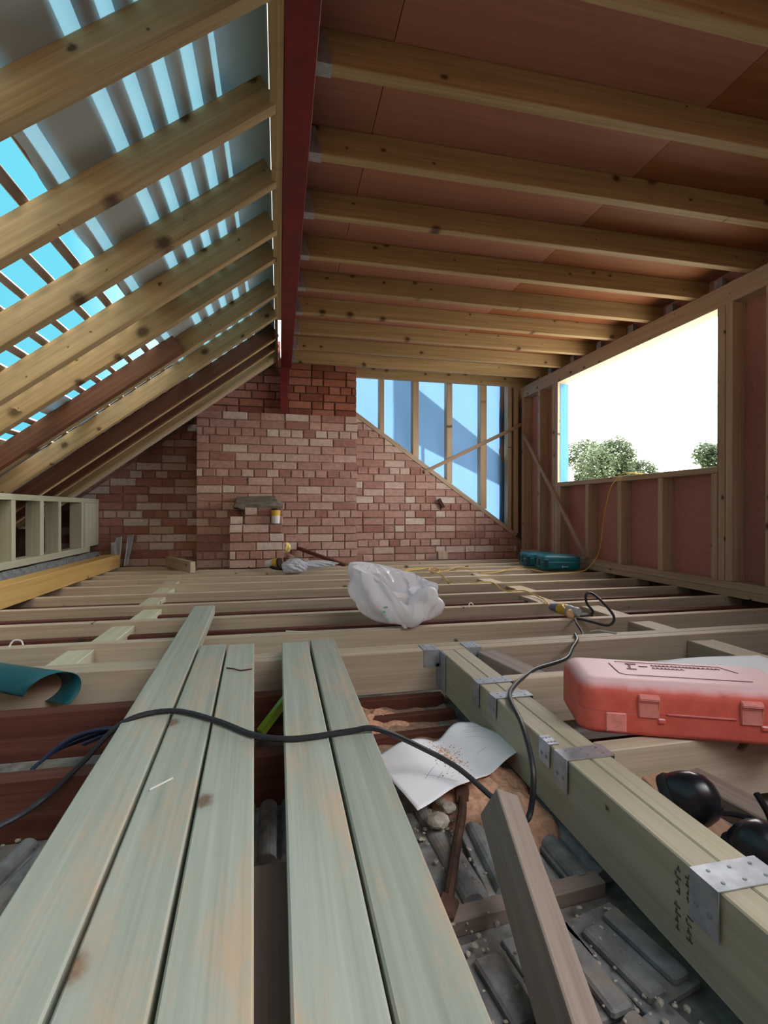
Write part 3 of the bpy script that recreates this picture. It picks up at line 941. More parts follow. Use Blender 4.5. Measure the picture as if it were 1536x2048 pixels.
# ---- roof slope on the left: rafters, battens, membrane, covering strips
roof = poly_prism('roof', [(-0.045, -1.3, under(-0.045, 0.192)), (-0.045, 5.35, under(-0.045, 0.192)), (-0.198, 5.35, under(-0.205, 0.192)), (-0.198, -1.3, under(-0.205, 0.192))], (0.006, 0, 0.008), 'roofing')
tag(roof, kind='structure')
def roof_strip(xa, xb, off, name='roof_covering', ya=-1.3, yb=5.35, mat='roofing'):
    return poly_prism(name, [(xa, ya, under(xa, off)), (xa, yb, under(xa, off)), (xb, yb, under(xb, off)), (xb, ya, under(xb, off))], (-0.007, 0, 0.009), mat, roof)
roof_strip(-0.527, -0.660, 0.185)
roof_strip(-1.60, -2.6, 0.185)
roof_strip(-0.73, -1.60, 0.185, ya=3.76)
roof_strip(-1.21, -1.34, 0.137, 'membrane_scrap', 2.9, 3.75, 'membrane_white')
D = 0.108
def rafter(ya, yb, xa, xb, mat, h=D, name='rafter'):
    yc, w = (ya + yb) / 2, yb - ya
    off = h / COS / 2
    return beam(name, (xb, yc, under(xb, off)), (xa, yc, under(xa, off)), w, h, mat, roof)
for far, mt in ((-0.23, 'rafter'), (0.18, 'rafter'), (0.59, 'rafter'), (0.995, 'rafter'), (1.40, 'rafter'), (1.802, 'rafter'), (2.215, 'rafter'), (2.592, 'rafter'), (2.868, 'rafter'), (3.325, 'rafter'), (3.712, 'rafter')):
    rafter(far - 0.047, far, -2.15, -0.036, mt)
for ya, yb, mt in ((4.075, 4.125, 'old_rafter'), (4.335, 4.385, 'old_rafter')):
    rafter(ya, yb, -2.15, -0.036, mt)
    beam('packing_strip', (-0.036, yb - 0.016, under(-0.036, -0.006)), (-2.1, yb - 0.016, under(-2.1, -0.006)), 0.03, 0.010, 'pale_strip', roof)
rafter(4.60, 4.66, -2.15, -0.036, 'rafter')
rafter(4.665, 4.76, -2.15, -0.036, 'floor_joist')
rafter(3.226, 3.276, -2.15, -0.615, 'old_rafter')
BAT = [(-.26, -.22), (-.34, -.30), (-.42, -.38), (-.50, -.46), (-.59, -.545), (-.68, -.635), (-.755, -.72), (-.842, -.812), (-.937, -.91), (-1.032, -1.008), (-1.122, -1.092), (-1.212, -1.182), (-1.302, -1.272), (-1.392, -1.362), (-1.482, -1.452), (-1.572, -1.545)]
for xa, xb in [(0.968 * p, 0.968 * q) for p, q in BAT]:
    xc = (xa + xb) / 2
    o = beam('roof_batten', (xc, -1.3, under(xc, 0.136 + 0.017)), (xc, 5.3, under(xc, 0.136 + 0.017)), (xb - xa) / COS, 0.016, 'old_grey', roof, up=(-math.sin(math.radians(37)), 0, COS))
def memw(u, v):
    y = -1.3 + 6.6 * u
    x = -0.043 - v * (0.683 + 0.008 * math.sin(y * 7) + 0.004 * math.sin(y * 23))
    return (x, y, under(x, 0.137) - 0.008 * abs(math.sin(math.pi * (y - 0.02) / 0.41)) * 0.6)
grid_sheet('roof_membrane', memw, 130, 16, 'membrane_white', roof)

# ---- steel ridge beam with a timber bolted to its left, old ridge board beyond
steel = empty('steel_beam', (0.066, 2.0, 1.965))
tag(steel, 'long red oxide steel beam running along the ridge between rafters and ceiling joists', 'beam')
slab('bottom_flange', 0.015, 0.116, -1.3, 4.98, 1.965, 1.975, 'steel', steel, 0.002, 'Y')
slab('web', 0.062, 0.070, -1.3, 4.98, 1.975, 2.15, 'steel', steel, 0, 'Y')
slab('top_flange', 0.015, 0.116, -1.3, 4.98, 2.15, 2.16, 'steel', steel, 0.002, 'Y')
post = slab('steel_post', 0.010, 0.086, 4.995, 5.075, 1.512, 1.964, 'steel', None, 0.003, 'Z')
tag(post, 'short dark red steel post under the beam end on the brick ledge', 'post')
rt = slab('ridge_timber', -0.033, 0.0135, -1.3, 3.74, 1.966, 2.20, 'ceil_joist', None, 0.002, 'Y')
tag(rt, 'yellow pine timber fixed along the left side of the red steel beam', 'timber')
ob = slab('old_ridge_board', -0.033, -0.012, 3.76, 5.06, 1.93, 2.20, 'old_rafter', None, 0.002, 'Y')
tag(ob, 'dark old ridge board continuing behind the end of the pine ridge timber', 'board')

# ================================================================== LOOSE TIMBERS AND PLANKS
def plank(pa, pb, w, label, zt=0.047, h=0.046, name='plank', mat='plank'):
    o = beam(name, (pa[0], pa[1], zt - h / 2), (pb[0], pb[1], zt - h / 2), w, h, mat, None, bev=0.003)
    return tag(o, label, 'plank')
def ext(p, q, t):
    return (p[0] + (q[0] - p[0]) * t, p[1] + (q[1] - p[1]) * t)
grp = 'treated planks laid over the joists'
plank((-0.377, 2.66), ext((-0.377, 2.66), (-0.276, 0.55), 1.5), 0.102, 'longest grey-green plank, reaching further along the joists than the other four')['group'] = grp
plank((-0.2355, 1.882), ext((-0.2355, 1.882), (-0.170, 0.50), 1.75), 0.091, 'grey-green plank with a silver nail lying on it, next to the longest plank')['group'] = grp
plank((-0.137, 1.870), ext((-0.137, 1.870), (-0.070, 0.48), 1.75), 0.093, 'grey-green plank with the bent rusty nail, left edge of the dark gap')['group'] = grp
plank((0.057, 1.857), (0.061, -0.6), 0.095, 'grey-green plank just right of the dark gap between planks')['group'] = grp
plank((0.161, 1.872), (0.153, -0.6), 0.091, 'grey-green plank beside the white drawing sheet, with a green knot')['group'] = grp

yb = beam('edge_beam', (-1.535, -1.3, 0.0625), (-1.535, 5.02, 0.0625), 0.13, 0.123, 'yellow_beam', None)
tag(yb, 'long orange-yellow beam lying on the joists along the low stud wall', 'beam')
ob = beam('weathered_board', (-0.0125, 0.85, -0.075), (-0.008, -0.5, -0.075), 0.066, 0.03, 'old_grey', None)
tag(ob, 'dark weathered board down in the gap between the two sets of planks', 'board')
o = beam('loose_timber', (0.424, 0.890, -0.040), (0.330, 0.340, -0.190), 0.050, 0.072, 'old_grey', roll=-0.42)
tag(o, 'grey-brown loose timber tilted over the roof tiles, its cut end by the sawdust heap', 'timber')
o = beam('timber_offcut', (-0.722, 4.42, 0.052), (-1.04, 5.0, 0.052), 0.045, 0.098, 'floor_joist')
tag(o, 'short timber offcut standing on edge with a pale cut end near the brick pier', 'offcut')
o = slab('wood_block', 1.715, 1.83, 5.13, 5.20, 0.001, 0.088, 'floor_joist', None, 0.003, 'Z')
tag(o, 'small wooden block standing against the gable brickwork', 'block')
o = beam('leaning_batten', (0.185, 4.93, 0.165), (0.63, 4.72, 0.005), 0.05, 0.03, 'old_joist')
tag(o, 'dark old batten sloping down to the joists right of the brick pier', 'batten')
o = beam('grey_offcut', (0.905, 0.935, -0.070), (0.985, 0.55, -0.075), 0.07, 0.045, 'old_grey')
tag(o, 'grey timber offcut under the ear defenders, further from the doubled trimmer', 'offcut')
o = beam('pink_offcut', (0.842, 0.955, -0.090), (0.806, 0.60, -0.120), 0.065, 0.07, 'pink_block', roll=0.2)
tag(o, 'pinkish timber offcut with a cut end, between ear defenders and trimmer', 'offcut')

# ================================================================== OBJECTS
# ---- paper sheet with a drawing, draped over a sawdust heap
sh = heap('sawdust_heap', 0.515, 1.105, -0.197, 0.125, 0.150, 0.075, 'sawdust', None, 6, power=0.38, rough=0.12, n=40)
tag(sh, 'pinkish orange heap of sawdust spilling from under the white drawing sheet', 'sawdust', kind='stuff')
PA, PB, PC, PD = Vector((0.235, 1.265, -0.120)), Vector((0.289, 0.998, -0.100)), Vector((0.654, 1.200, -0.100)), Vector((0.576, 1.392, -0.100))
def paper_fn(u, v):
    p = (PA * (1 - u) + PD * u) * (1 - v) + (PB * (1 - u) + PC * u) * v
    z = 0.012 * math.exp(-((u - 0.28) / 0.16) ** 2) - 0.020 * math.exp(-((u - 0.62) / 0.10) ** 2) * (1 - 0.5 * v) + 0.018 * math.exp(-((u - 0.82) / 0.14) ** 2) * (1 - v)
    return p + Vector((0, 0, z + 0.006 * math.sin(5 * u + 3 * v)))
pp = grid_sheet('paper_sheet', paper_fn, 36, 24, 'paper', None, 0.0006)
tag(pp, 'large white drawing sheet with sawdust on it, by the right-hand plank', 'paper')
bm = bmesh.new()
rg = random.Random(14)
def ink_line(u0, v0, u1, v1, w=0.0010):
    n = 8
    pts = [paper_fn(u0 + (u1 - u0) * i / n, v0 + (v1 - v0) * i / n) + Vector((0, 0, 0.0012)) for i in range(n + 1)]
    side = (pts[-1] - pts[0]).cross(Vector((0, 0, 1))).normalized() * w / 2
    for a, b in zip(pts, pts[1:]):
        bm.faces.new([bm.verts.new(q) for q in (a - side, b - side, b + side, a + side)])
for seg in ((0.20, 0.66, 0.34, 0.94), (0.18, 0.72, 0.30, 0.62), (0.24, 0.80, 0.32, 0.74), (0.40, 0.55, 0.55, 0.60), (0.78, 0.20, 0.96, 0.30), (0.80, 0.26, 0.95, 0.36), (0.76, 0.30, 0.88, 0.52), (0.70, 0.62, 0.78, 0.66), (0.84, 0.14, 0.97, 0.2)):
    ink_line(*seg)
ik = place(from_bm('drawing_lines', bm, 'ink', pp), Matrix())
ik['kind'] = 'stuff'
bm = bmesh.new()
for k in range(260):
    u, v = rg.gauss(0.52, 0.07), rg.gauss(0.40, 0.17)
    u += (v - 0.4) * -0.25
    if 0.02 < u < 0.98 and 0.02 < v < 0.98:
        p = paper_fn(u, v) + Vector((0, 0, 0.0015))
        lump(bm, p, rg.choice((0.0012, 0.0016, 0.0024)), rg)
o = place(from_bm('sawdust_specks', bm, 'sawdust', pp), Matrix())
o['kind'] = 'stuff'

# ---- white paper behind the red case
o = grid_sheet('paper_sheet', lambda u, v: (1.24 + 0.42 * u, 1.135 + 0.27 * v, 0.026 + 0.010 * math.sin(3 * u + 1) + 0.012 * u * v), 12, 10, 'paper', None, 0.0006)
tag(o, 'white paper sheet sticking out behind the red tool case', 'paper')
o = grid_sheet('rag', lambda u, v: (1.13 + 0.26 * u, 1.44 + 0.05 * v, 0.006 + 0.016 * math.sin(math.pi * v) * (0.6 + 0.4 * math.sin(9 * u)) * math.sin(math.pi * min(1, u * 1.05))), 20, 8, 'membrane_white', None, 0.001)
tag(o, 'pale scrap of membrane lying on a joist just behind the red case', 'scrap')

# ---- crowbar
cb = tube('crowbar', [(0.424, 1.085, -0.140), (0.405, 1.04, -0.150), (0.36, 0.955, -0.155), (0.31, 0.855, -0.160), (0.298, 0.832, -0.163)], [0.010] * 33, 'rust')
tag(cb, 'rusty brown iron bar lying on the roof tiles below the drawing sheet', 'crowbar')
bm = bmesh.new()
bm_box(bm, 0.428, 1.098, -0.138, 0.034, 0.05, 0.012, Euler((0.3, 0, -0.3)).to_matrix(), 0.003)
place(from_bm('flat_tip', bm, 'rust', cb), Matrix())
bm = bmesh.new()
bm_box(bm, 0.291, 0.820, -0.163, 0.036, 0.045, 0.018, Euler((0.0, 0.2, -0.6)).to_matrix(), 0.005)
place(from_bm('claw', bm, 'rust', cb), Matrix())
# ---- lumps of broken plaster
for i, (x, y, r) in enumerate(((0.345, 1.035, 0.026), (0.385, 1.075, 0.018), (0.375, 1.10, 0.014))):
    bm = bmesh.new()
    res = bmesh.ops.create_icosphere(bm, subdivisions=2, radius=r)
    rg = random.Random(i)
    for v in bm.verts:
        v.co = Vector((v.co.x, v.co.y, v.co.z * 0.55)) * rg.uniform(0.86, 1.1) + Vector((x, y, -0.150))
    o = place(from_bm('plaster_lump', bm, 'rubble'), Matrix())
    tag(o, ['largest pale lump of broken plaster left of the rusty iron bar', 'middle-sized pale plaster lump beside the rusty iron bar', 'smallest pale plaster lump near the paper edge'][i], 'rubble', 'plaster lumps by the iron bar')

# ---- cables
c = tube('power_cable', [(-0.72, 1.05, -0.13), (-0.553, 1.127, -0.10), (-0.497, 1.187, -0.085), (-0.435, 1.207, -0.03), (-0.356, 1.236, 0.045), (-0.258, 1.262, 0.0545), (-0.145, 1.183, 0.0545), (-0.051, 1.086, 0.0545), (0.033, 1.052, 0.0545), (0.153, 1.063, 0.0545), (0.215, 1.060, 0.0545), (0.335, 1.110, -0.025), (0.405, 1.062, -0.055), (0.455, 0.985, -0.085), (0.50, 0.955, -0.12), (0.535, 0.97, -0.12), (0.556, 0.995, -0.04), (0.591, 1.109, 0.0075), (0.643, 1.28, 0.0075), (0.704, 1.369, 0.0075), (0.80, 1.47, 0.0), (0.878, 1.543, -0.0075), (1.057, 1.655, -0.02), (1.14, 1.735, -0.005), (1.205, 1.80, 0.0075), (1.25, 1.883, 0.0075), (1.30, 1.93, -0.02), (1.33, 1.95, -0.03), (1.365, 2.0, -0.02), (1.40, 2.10, 0.003), (1.44, 2.16, 0.0075), (1.50, 2.12, -0.005), (1.555, 2.07, -0.012), (1.60, 2.09, 0.020), (1.585, 2.14, 0.075), (1.56, 2.20, 0.118), (1.53, 2.21, 0.115), (1.53, 2.205, 0.07), (1.555, 2.19, 0.03), (1.535, 2.195, 0.012), (1.49, 2.20, 0.0075)], 0.0064, 'cable', None, 8, 6)
tag(c, 'long black rubber cable snaking over the planks and trimmer to the yellow connector', 'cable')
c = tube('extension_cable', [(2.86, 3.40, 0.84), (2.79, 3.47, 0.85), (2.768, 3.53, 0.842), (2.755, 3.575, 0.80), (2.74, 3.623, 0.738), (2.73, 3.687, 0.548), (2.735, 3.725, 0.374), (2.73, 3.771, 0.17), (2.66, 3.80, 0.05), (2.55, 3.77, 0.012), (2.40, 3.80, 0.006), (2.30, 3.91, -0.004), (2.22, 4.12, 0.006), (2.1, 4.13, 0.006), (1.9, 4.05, -0.01), (1.763, 4.04, -0.012), (1.772, 4.23, -0.012), (1.66, 4.36, 0.006), (1.45, 4.12, 0.006), (1.353, 4.161, 0.012), (1.316, 3.823, 0.006), (1.293, 3.52, -0.02), (1.41, 3.40, 0.004), (1.55, 3.389, 0.006), (1.545, 3.20, -0.02), (1.50, 3.0, 0.006), (1.60, 2.985, 0.006), (1.62, 2.80, -0.012), (1.52, 2.58, 0.012), (1.435, 2.37, 0.010)], 0.0042, 'yellow_cable', None, 7, 6)
tag(c, 'yellow extension cable hanging from the window sill and crossing the joists', 'cable')
c = tube('cable_coil', [(0.878, 3.546, 0.0), (0.95, 3.79, 0.008), (0.993, 3.889, 0.03), (1.10, 4.0, 0.035), (1.172, 4.066, 0.03), (1.28, 4.13, 0.035), (1.356, 4.142, 0.03), (1.36, 4.03, 0.02), (1.31, 3.95, 0.012), (1.26, 4.02, 0.022), (1.30, 4.13, 0.03), (1.2, 4.16, 0.03), (1.10, 4.09, 0.03), (1.02, 4.084, 0.012), (0.946, 4.20, 0.006)], 0.0042, 'yellow_cable', None, 7, 8)
tag(c, 'loose yellow cable loop lying on the far joists behind the white bag', 'cable')
c = tube('pier_cable', [(-0.47, 4.655, 0.006), (-0.30, 4.655, 0.008), (-0.27, 4.65, 0.018), (-0.262, 4.642, 0.004), (-0.20, 4.655, 0.006), (-0.10, 4.645, 0.010)], 0.004, 'cable', None, 7, 6)
tag(c, 'thin black cable lying along the foot of the brick pier', 'cable')
# bent scraps of white wire
for nm, pts, lab in (('wire_scrap', [(-1.038, 2.18, 0.002), (-1.026, 2.19, 0.024), (-1.005, 2.20, 0.020), (-0.995, 2.195, 0.003)], 'bent white wire on the joist at the left, near the teal sheet'),
                     ('wire_scrap', [(0.03, 2.21, 0.003), (0.08, 2.19, 0.003), (0.125, 2.175, 0.003)], 'straight white wire scrap on a joist left of the carrier bag'),
                     ('wire_scrap', [(1.045, 2.575, -0.01), (1.05, 2.59, 0.012), (1.068, 2.60, 0.016), (1.08, 2.60, 0.004)], 'small white hook of wire on a joist right of the carrier bag'),
                     ('wire_scrap', [(1.40, 1.99, -0.015), (1.41, 1.95, 0.0), (1.43, 1.90, 0.003), (1.445, 1.87, 0.003)], 'white wire end beside the black cable loop')):
    o = tube(nm, pts, 0.0035, 'white_cable', None, 6, 5)
    tag(o, lab, 'wire')

# ---- connector
def connector():
    root = empty('plug_connector', (1.41, 2.2, 0.03))
    a, b = Vector((1.432, 2.385, 0.022)), Vector((1.475, 2.190, 0.030))
    q = (b - a).to_track_quat('Z', 'Y').to_matrix().to_4x4()
    T = Matrix.Translation(a) @ q
    L = (b - a).length
    def part(nm, prof, mt, seg=20):
        bm = bmesh.new()
        lathe_bm(bm, [(r, h * L) for r, h in prof], seg, T)
        return place(from_bm(nm, bm, mt, root, True), Matrix())
    part('socket_body', [(0, 0), (0.012, 0), (0.018, 0.06), (0.022, 0.18), (0.026, 0.34), (0.026, 0.36), (0, 0.36)], 'blue_grey_plastic')
    part('collar', [(0, 0.345), (0.028, 0.345), (0.029, 0.40), (0.029, 0.58), (0.027, 0.62), (0, 0.62)], 'yellow_plastic')
    part('plug_body', [(0, 0.60), (0.0265, 0.60), (0.027, 0.72), (0.024, 0.80), (0.024, 0.92), (0.020, 1.0), (0, 1.0)], 'grey_plastic')
    bm = bmesh.new()
    cap = Matrix.Translation((1.435, 2.205, 0.020)) @ Euler((math.radians(72), 0, math.radians(18))).to_matrix().to_4x4()
    lathe_bm(bm, [(0, 0.012), (0.018, 0.011), (0.023, 0.006), (0.024, 0.0), (0.022, -0.006), (0, -0.007)], 24, cap)
    place(from_bm('flap_cap', bm, 'orange_cap', root, True), Matrix())
    tube('hinge_spring', [(1.44, 2.28, 0.05), (1.430, 2.262, 0.046), (1.425, 2.235, 0.040)], 0.005, 'yellow_plastic', root, 6, 4)
    return root
tag(connector(), 'yellow and grey cable connector with a tan flap lying on the joists', 'plug')

# ---- carrier bag
def carrier_bag():
    root = empty('carrier_bag', (0.56, 2.26, 0.0))
    rg = random.Random(2)
    cx, cy = 0.560, 2.275
    def rim(a):            # rim height by angle; a = 0 to the right, -pi/2 to the viewer
        d = math.atan2(math.sin(a + math.pi / 2), math.cos(a + math.pi / 2))
        h = 0.235 + 0.055 * math.cos(a - 2.7)
        return h - 0.095 * math.exp(-((d - 0.10) / 0.40) ** 2)
    def crease(a, v):
        return 0.024 * (abs(math.sin(3.5 * a + 4 * v + 0.6)) - 0.5) + 0.018 * (abs(math.sin(6.5 * a - 5 * v)) - 0.5) + 0.006 * math.sin(13 * a + 9 * v)
    def fn(u, v):
        a = u * 2 * math.pi
        if v < 0.72:
            t = v / 0.72
            h = 0.002 + (rim(a) - 0.002) * t ** 1.15
            r = 0.10 + 0.115 * math.sin(min(1.0, t * 1.5) * math.pi / 2) - 0.02 * t * t
            if t < 0.12:
                r *= 0.25 + 0.75 * (t / 0.12) ** 0.5
            k = crease(a, t) * min(1, t * 4)
        else:
            t = (v - 0.72) / 0.28
            h = rim(a) - (0.10 + 0.05 * math.sin(2 * a)) * t ** 1.3 + 0.012 * math.sin(math.pi * t)
            r = 0.195 - 0.105 * t
            k = crease(a, 1 + t) * 1.2
        lobe = 0.045 * math.exp(-(math.atan2(math.sin(a + 0.25), math.cos(a + 0.25)) / 0.26) ** 2) * math.exp(-((v - 0.16) / 0.2) ** 2)
        r = r + k + lobe
        x = cx + r * 0.98 * math.cos(a) - 0.02 * (h / 0.2)
        y = cy + r * 0.72 * math.sin(a)
        if v < 0.72 and y < 2.158:
            h -= 0.05 * min(1.0, (2.158 - y) / 0.02) * max(0.0, 1 - h / 0.12)
        return (x, y, h)
    body = grid_sheet('bag_film', fn, 96, 44, 'bag', root)
    bm = bmesh.new()
    bm_box(bm, 0.575, 2.235, 0.085, 0.115, 0.02, 0.085, Euler((-0.35, 0.15, 0.25)).to_matrix(), 0.002)
    bm_box(bm, 0.545, 2.255, 0.125, 0.13, 0.075, 0.004, Euler((0.7, 0.25, 0.2)).to_matrix(), 0.001)
    place(from_bm('carton', bm, 'carton', root), Matrix())
    bm = bmesh.new()
    for k, (a, z, w) in enumerate(((-1.98, 0.105, 0.020), (-2.02, 0.085, 0.014), (-1.95, 0.055, 0.016))):
        p = Vector(fn((a / (2 * math.pi)) % 1, 0.72 * (z / 0.17) ** 0.8)) + Vector((0, -0.004, 0))
        bm_box(bm, p.x, p.y, z, w, 0.001, 0.008)
    fp = place(from_bm('faded_print', bm, 'green_print', root), Matrix())
    fp['kind'] = 'stuff'
    return root
tag(carrier_bag(), 'crumpled white plastic carrier bag with a carton inside, standing on the joists', 'bag')

# ---- clear plastic bag and litter by the pier
def blob(name, c, r, mat, parent, seed, n=3, amp=0.22):
    bm = bmesh.new()
    bmesh.ops.create_icosphere(bm, subdivisions=n, radius=1.0)
    rg = random.Random(seed)
    f = [(rg.uniform(2, 7), rg.uniform(2, 7), rg.uniform(2, 7), rg.uniform(0, 6)) for _ in range(5)]
    for v in bm.verts:
        p = v.co.copy()
        k = 1 + amp * sum(abs(math.sin(a * p.x + b * p.y + cc * p.z + d)) - 0.6 for a, b, cc, d in f) / 2
        v.co = Vector((p.x * r[0], p.y * r[1], p.z * r[2])) * k + Vector(c)
        v.co.z = max(v.co.z, 0.002)
    return place(from_bm(name, bm, mat, parent), Matrix())
root = empty('clear_plastic_bag', (0.2, 4.3, 0))
blob('bundle', (0.13, 4.33, 0.05), (0.105, 0.08, 0.065), 'clear_bag', root, 3, 4)
blob('trailing_end', (0.33, 4.42, 0.055), (0.17, 0.06, 0.035), 'clear_bag', root, 5, 4)
tag(root, 'crumpled clear bluish plastic bag on the joists right of the brick pier', 'bag')
o = blob('yellow_wrapper', (0.075, 4.72, 0.185), (0.025, 0.02, 0.05), 'wrapper', None, 9, 2, 0.5)
tag(o, 'crumpled yellow wrapper on the rubble beside the brick pier', 'wrapper')
bm = bmesh.new()
rg = random.Random(77)
for k in range(70):
    x, y = 0.09 + abs(rg.gauss(0, 0.10)), rg.uniform(4.70, 4.93)
    lump(bm, (x, y, max(0.01, 0.13 - 0.6 * (x - 0.06)) * rg.uniform(0.3, 1.0)), rg.uniform(0.015, 0.032), rg)
o = place(from_bm('rubble_pile', bm, 'mortar'), Matrix())
tag(o, 'small pile of brick rubble in the corner right of the brick pier', 'rubble', kind='stuff')

# ---- paper cups
def cup(loc, rot, label):
    root = empty('paper_cup', loc)
    T = Matrix.Translation(loc) @ Euler(rot).to_matrix().to_4x4()
    def part(nm, prof, mt):
        bm = bmesh.new()
        lathe_bm(bm, prof, 28, T)
        return place(from_bm(nm, bm, mt, root, True), Matrix())
    part('cup_base', [(0, 0.002), (0.030, 0.002), (0.030, 0), (0.033, 0), (0.0385, 0.072)], 'cup_white')
    part('cup_band', [(0.0385, 0.072), (0.0425, 0.128)], 'cup_yellow')
    part('cup_lid', [(0.0435, 0.124), (0.0445, 0.132), (0.040, 0.142), (0.037, 0.139), (0, 0.139)], 'cup_lid')
    return tag(root, label, 'cup', 'yellow and white paper cups')
cup((-0.030, 4.692, 0.419), (0, 0, 0), 'yellow and white paper cup standing on the brick pier ledge')
cup((-0.112, 4.60, 0.048), (math.radians(82), 0, math.radians(60)), 'yellow and white paper cup lying on its side at the foot of the pier')
o = tube('black_tube', [(-0.075, 4.515, 0.030), (-0.02, 4.475, 0.020), (0.04, 4.43, 0.016)], 0.015, 'cable', None, 12, 4)
tag(o, 'short black tube lying between the fallen cup and the clear plastic bag', 'tube')

# ---- metal offcuts leaning at the left of the gable wall
def plate(pts, label):
    o = poly_prism('metal_offcut', pts, (0.01, 0.004, 0), 'dark_galv')
    return tag(o, label, 'metal')
plate([(-1.565, 5.10, 0.002), (-1.505, 5.10, 0.002), (-1.50, 5.16, 0.285), (-1.545, 5.16, 0.275), (-1.55, 5.15, 0.235), (-1.585, 5.14, 0.225)], 'notched blue-grey metal offcut leaning on brick behind the yellow beam end')
plate([(-1.46, 5.10, 0.002), (-1.44, 5.12, 0.005), (-1.40, 5.19, 0.30), (-1.45, 5.19, 0.30), (-1.452, 5.15, 0.16)], 'slim blue-grey metal strip leaning at the end of the yellow beam')

# ---- red tool case
def superbox(L, W, H, r, nu=56, nv=18):
    """rounded case body about its centre"""
    bm = bmesh.new()
    bm_box(bm, 0, 0, 0, L, W, H)
    bmesh.ops.bevel(bm, geom=[e for e in bm.edges if abs(e.verts[0].co.x - e.verts[1].co.x) < 1e-6 and abs(e.verts[0].co.y - e.verts[1].co.y) < 1e-6], offset=r * 1.5, segments=8, affect='EDGES', profile=0.5)
    bmesh.ops.bevel(bm, geom=[e for e in bm.edges if all(abs(abs(v.co.z) - H / 2) < 1e-6 for v in e.verts)], offset=r, segments=7, affect='EDGES', profile=0.5)
    return bm
def red_case():
    root = empty('tool_case', (0.95, 1.05, 0.0))
    ang = math.radians(-21.5)
    org = Vector((0.712, 1.052, 0.004))
    L, W, H = 0.52, 0.24, 0.128
    T = Matrix.Translation(org) @ Euler((math.radians(-2), math.radians(0.5), ang)).to_matrix().to_4x4() @ Matrix.Translation((L / 2, W / 2, 0))
    def shell(nm, z0, z1, rtop, rbot):
        bm = bmesh.new()
        h = z1 - z0
        bm_box(bm, 0, 0, (z0 + z1) / 2, L, W, h)
        bmesh.ops.bevel(bm, geom=[e for e in bm.edges if abs(e.verts[0].co.z - e.verts[1].co.z) > 0.01], offset=0.045, segments=7, affect='EDGES', profile=0.5)
        for zz, r in ((z1, rtop), (z0, rbot)):
            if r > 0:
                es = [e for e in bm.edges if all(abs(v.co.z - zz) < 1e-5 for v in e.verts)]
                bmesh.ops.bevel(bm, geom=es, offset=r, segments=6, affect='EDGES', profile=0.5)
        return place(from_bm(nm, bm, 'case_red', root, True), T)
    base = shell('base_shell', 0.0, 0.0552, 0.0, 0.014)
    lid = shell('lid_shell', 0.056, H, 0.036, 0.0)
    fy = -W / 2
    def box(nm, x, y, z, sx, sy, sz, mt='case_red', rot=None, bev=0.003):
        bm = bmesh.new()
        bm_box(bm, 0, 0, 0, sx, sy, sz, None, bev)
        return place(from_bm(nm, bm, mt, root), T @ Matrix.Translation((x, y, z)) @ (rot or Matrix()))
    for x in (-0.105, 0.115):
        # latch: wide hooked top and a flat strap below it
        bm = bmesh.new()
        prof = [(fy + 0.012, 0.104), (fy - 0.006, 0.099), (fy - 0.010, 0.090), (fy - 0.003, 0.083), (fy - 0.003, 0.046), (fy + 0.004, 0.046), (fy + 0.012, 0.09)]
        w = 0.023
        a = [bm.verts.new((x - w, y, z)) for y, z in prof]
        b = [bm.verts.new((x + w, y, z)) for y, z in prof]
        bm.faces.new(a)
        bm.faces.new(b[::-1])
        for i in range(len(a)):
            bm.faces.new((a[i], b[i], b[(i + 1) % len(a)], a[(i + 1) % len(a)]))
        bmesh.ops.bevel(bm, geom=bm.edges[:], offset=0.002, segments=2, affect='EDGES')
        place(from_bm('latch', bm, 'case_worn', root), T)
        box('latch_foot', x + 0.028, fy - 0.001, 0.041, 0.018, 0.006, 0.013)
    box('side_pad', -0.178, fy - 0.0005, 0.031, 0.048, 0.005, 0.046, 'case_worn')
    box('side_pad', 0.19, fy - 0.0005, 0.030, 0.075, 0.005, 0.046, 'case_worn')
    box('seam_rib', 0.01, fy - 0.0005, 0.057, 0.15, 0.004, 0.004, 'case_red')
    # embossed name plate on the lid: a raised border, an emblem and two lines of worn lettering
    bm = bmesh.new()
    zt = H + 0.0006
    def bar(x0, y0, x1, y1, w=0.0016):
        d = Vector((x1 - x0, y1 - y0, 0))
        n = Vector((-d.y, d.x, 0)).normalized() * w / 2
        p, q = Vector((x0, y0, zt)), Vector((x1, y1, zt))
        up = Vector((0, 0, 0.0012))
        lo = [bm.verts.new(v) for v in (p - n, q - n, q + n, p + n)]
        hi = [bm.verts.new(v.co + up) for v in lo]
        bm.faces.new(hi)
        for i in range(4):
            bm.faces.new((lo[i], lo[(i + 1) % 4], hi[(i + 1) % 4], hi[i]))
    xl, xr, yl, yh = -0.150, 0.150, -0.060, 0.062
    bar(xl + 0.012, yl, xr, yl)
    bar(xl, yl + 0.012, xl + 0.012, yl)
    bar(xl, yl + 0.012, xl, yh - 0.02)
    bar(xl + 0.02, yh, xr - 0.02, yh)
    bar(xr - 0.02, yh, xr + 0.004, yh - 0.05)
    place(from_bm('plate_border', bm, 'case_line', lid), T)
    bm = bmesh.new()
    bar(-0.118, -0.004, -0.094, -0.004, 0.005)
    bar(-0.110, -0.004, -0.098, 0.044, 0.005)
    bar(-0.108, 0.044, -0.082, 0.044, 0.005)
    bar(-0.080, 0.026, -0.058, 0.026, 0.004)
    rg = random.Random(12)
    x = -0.045
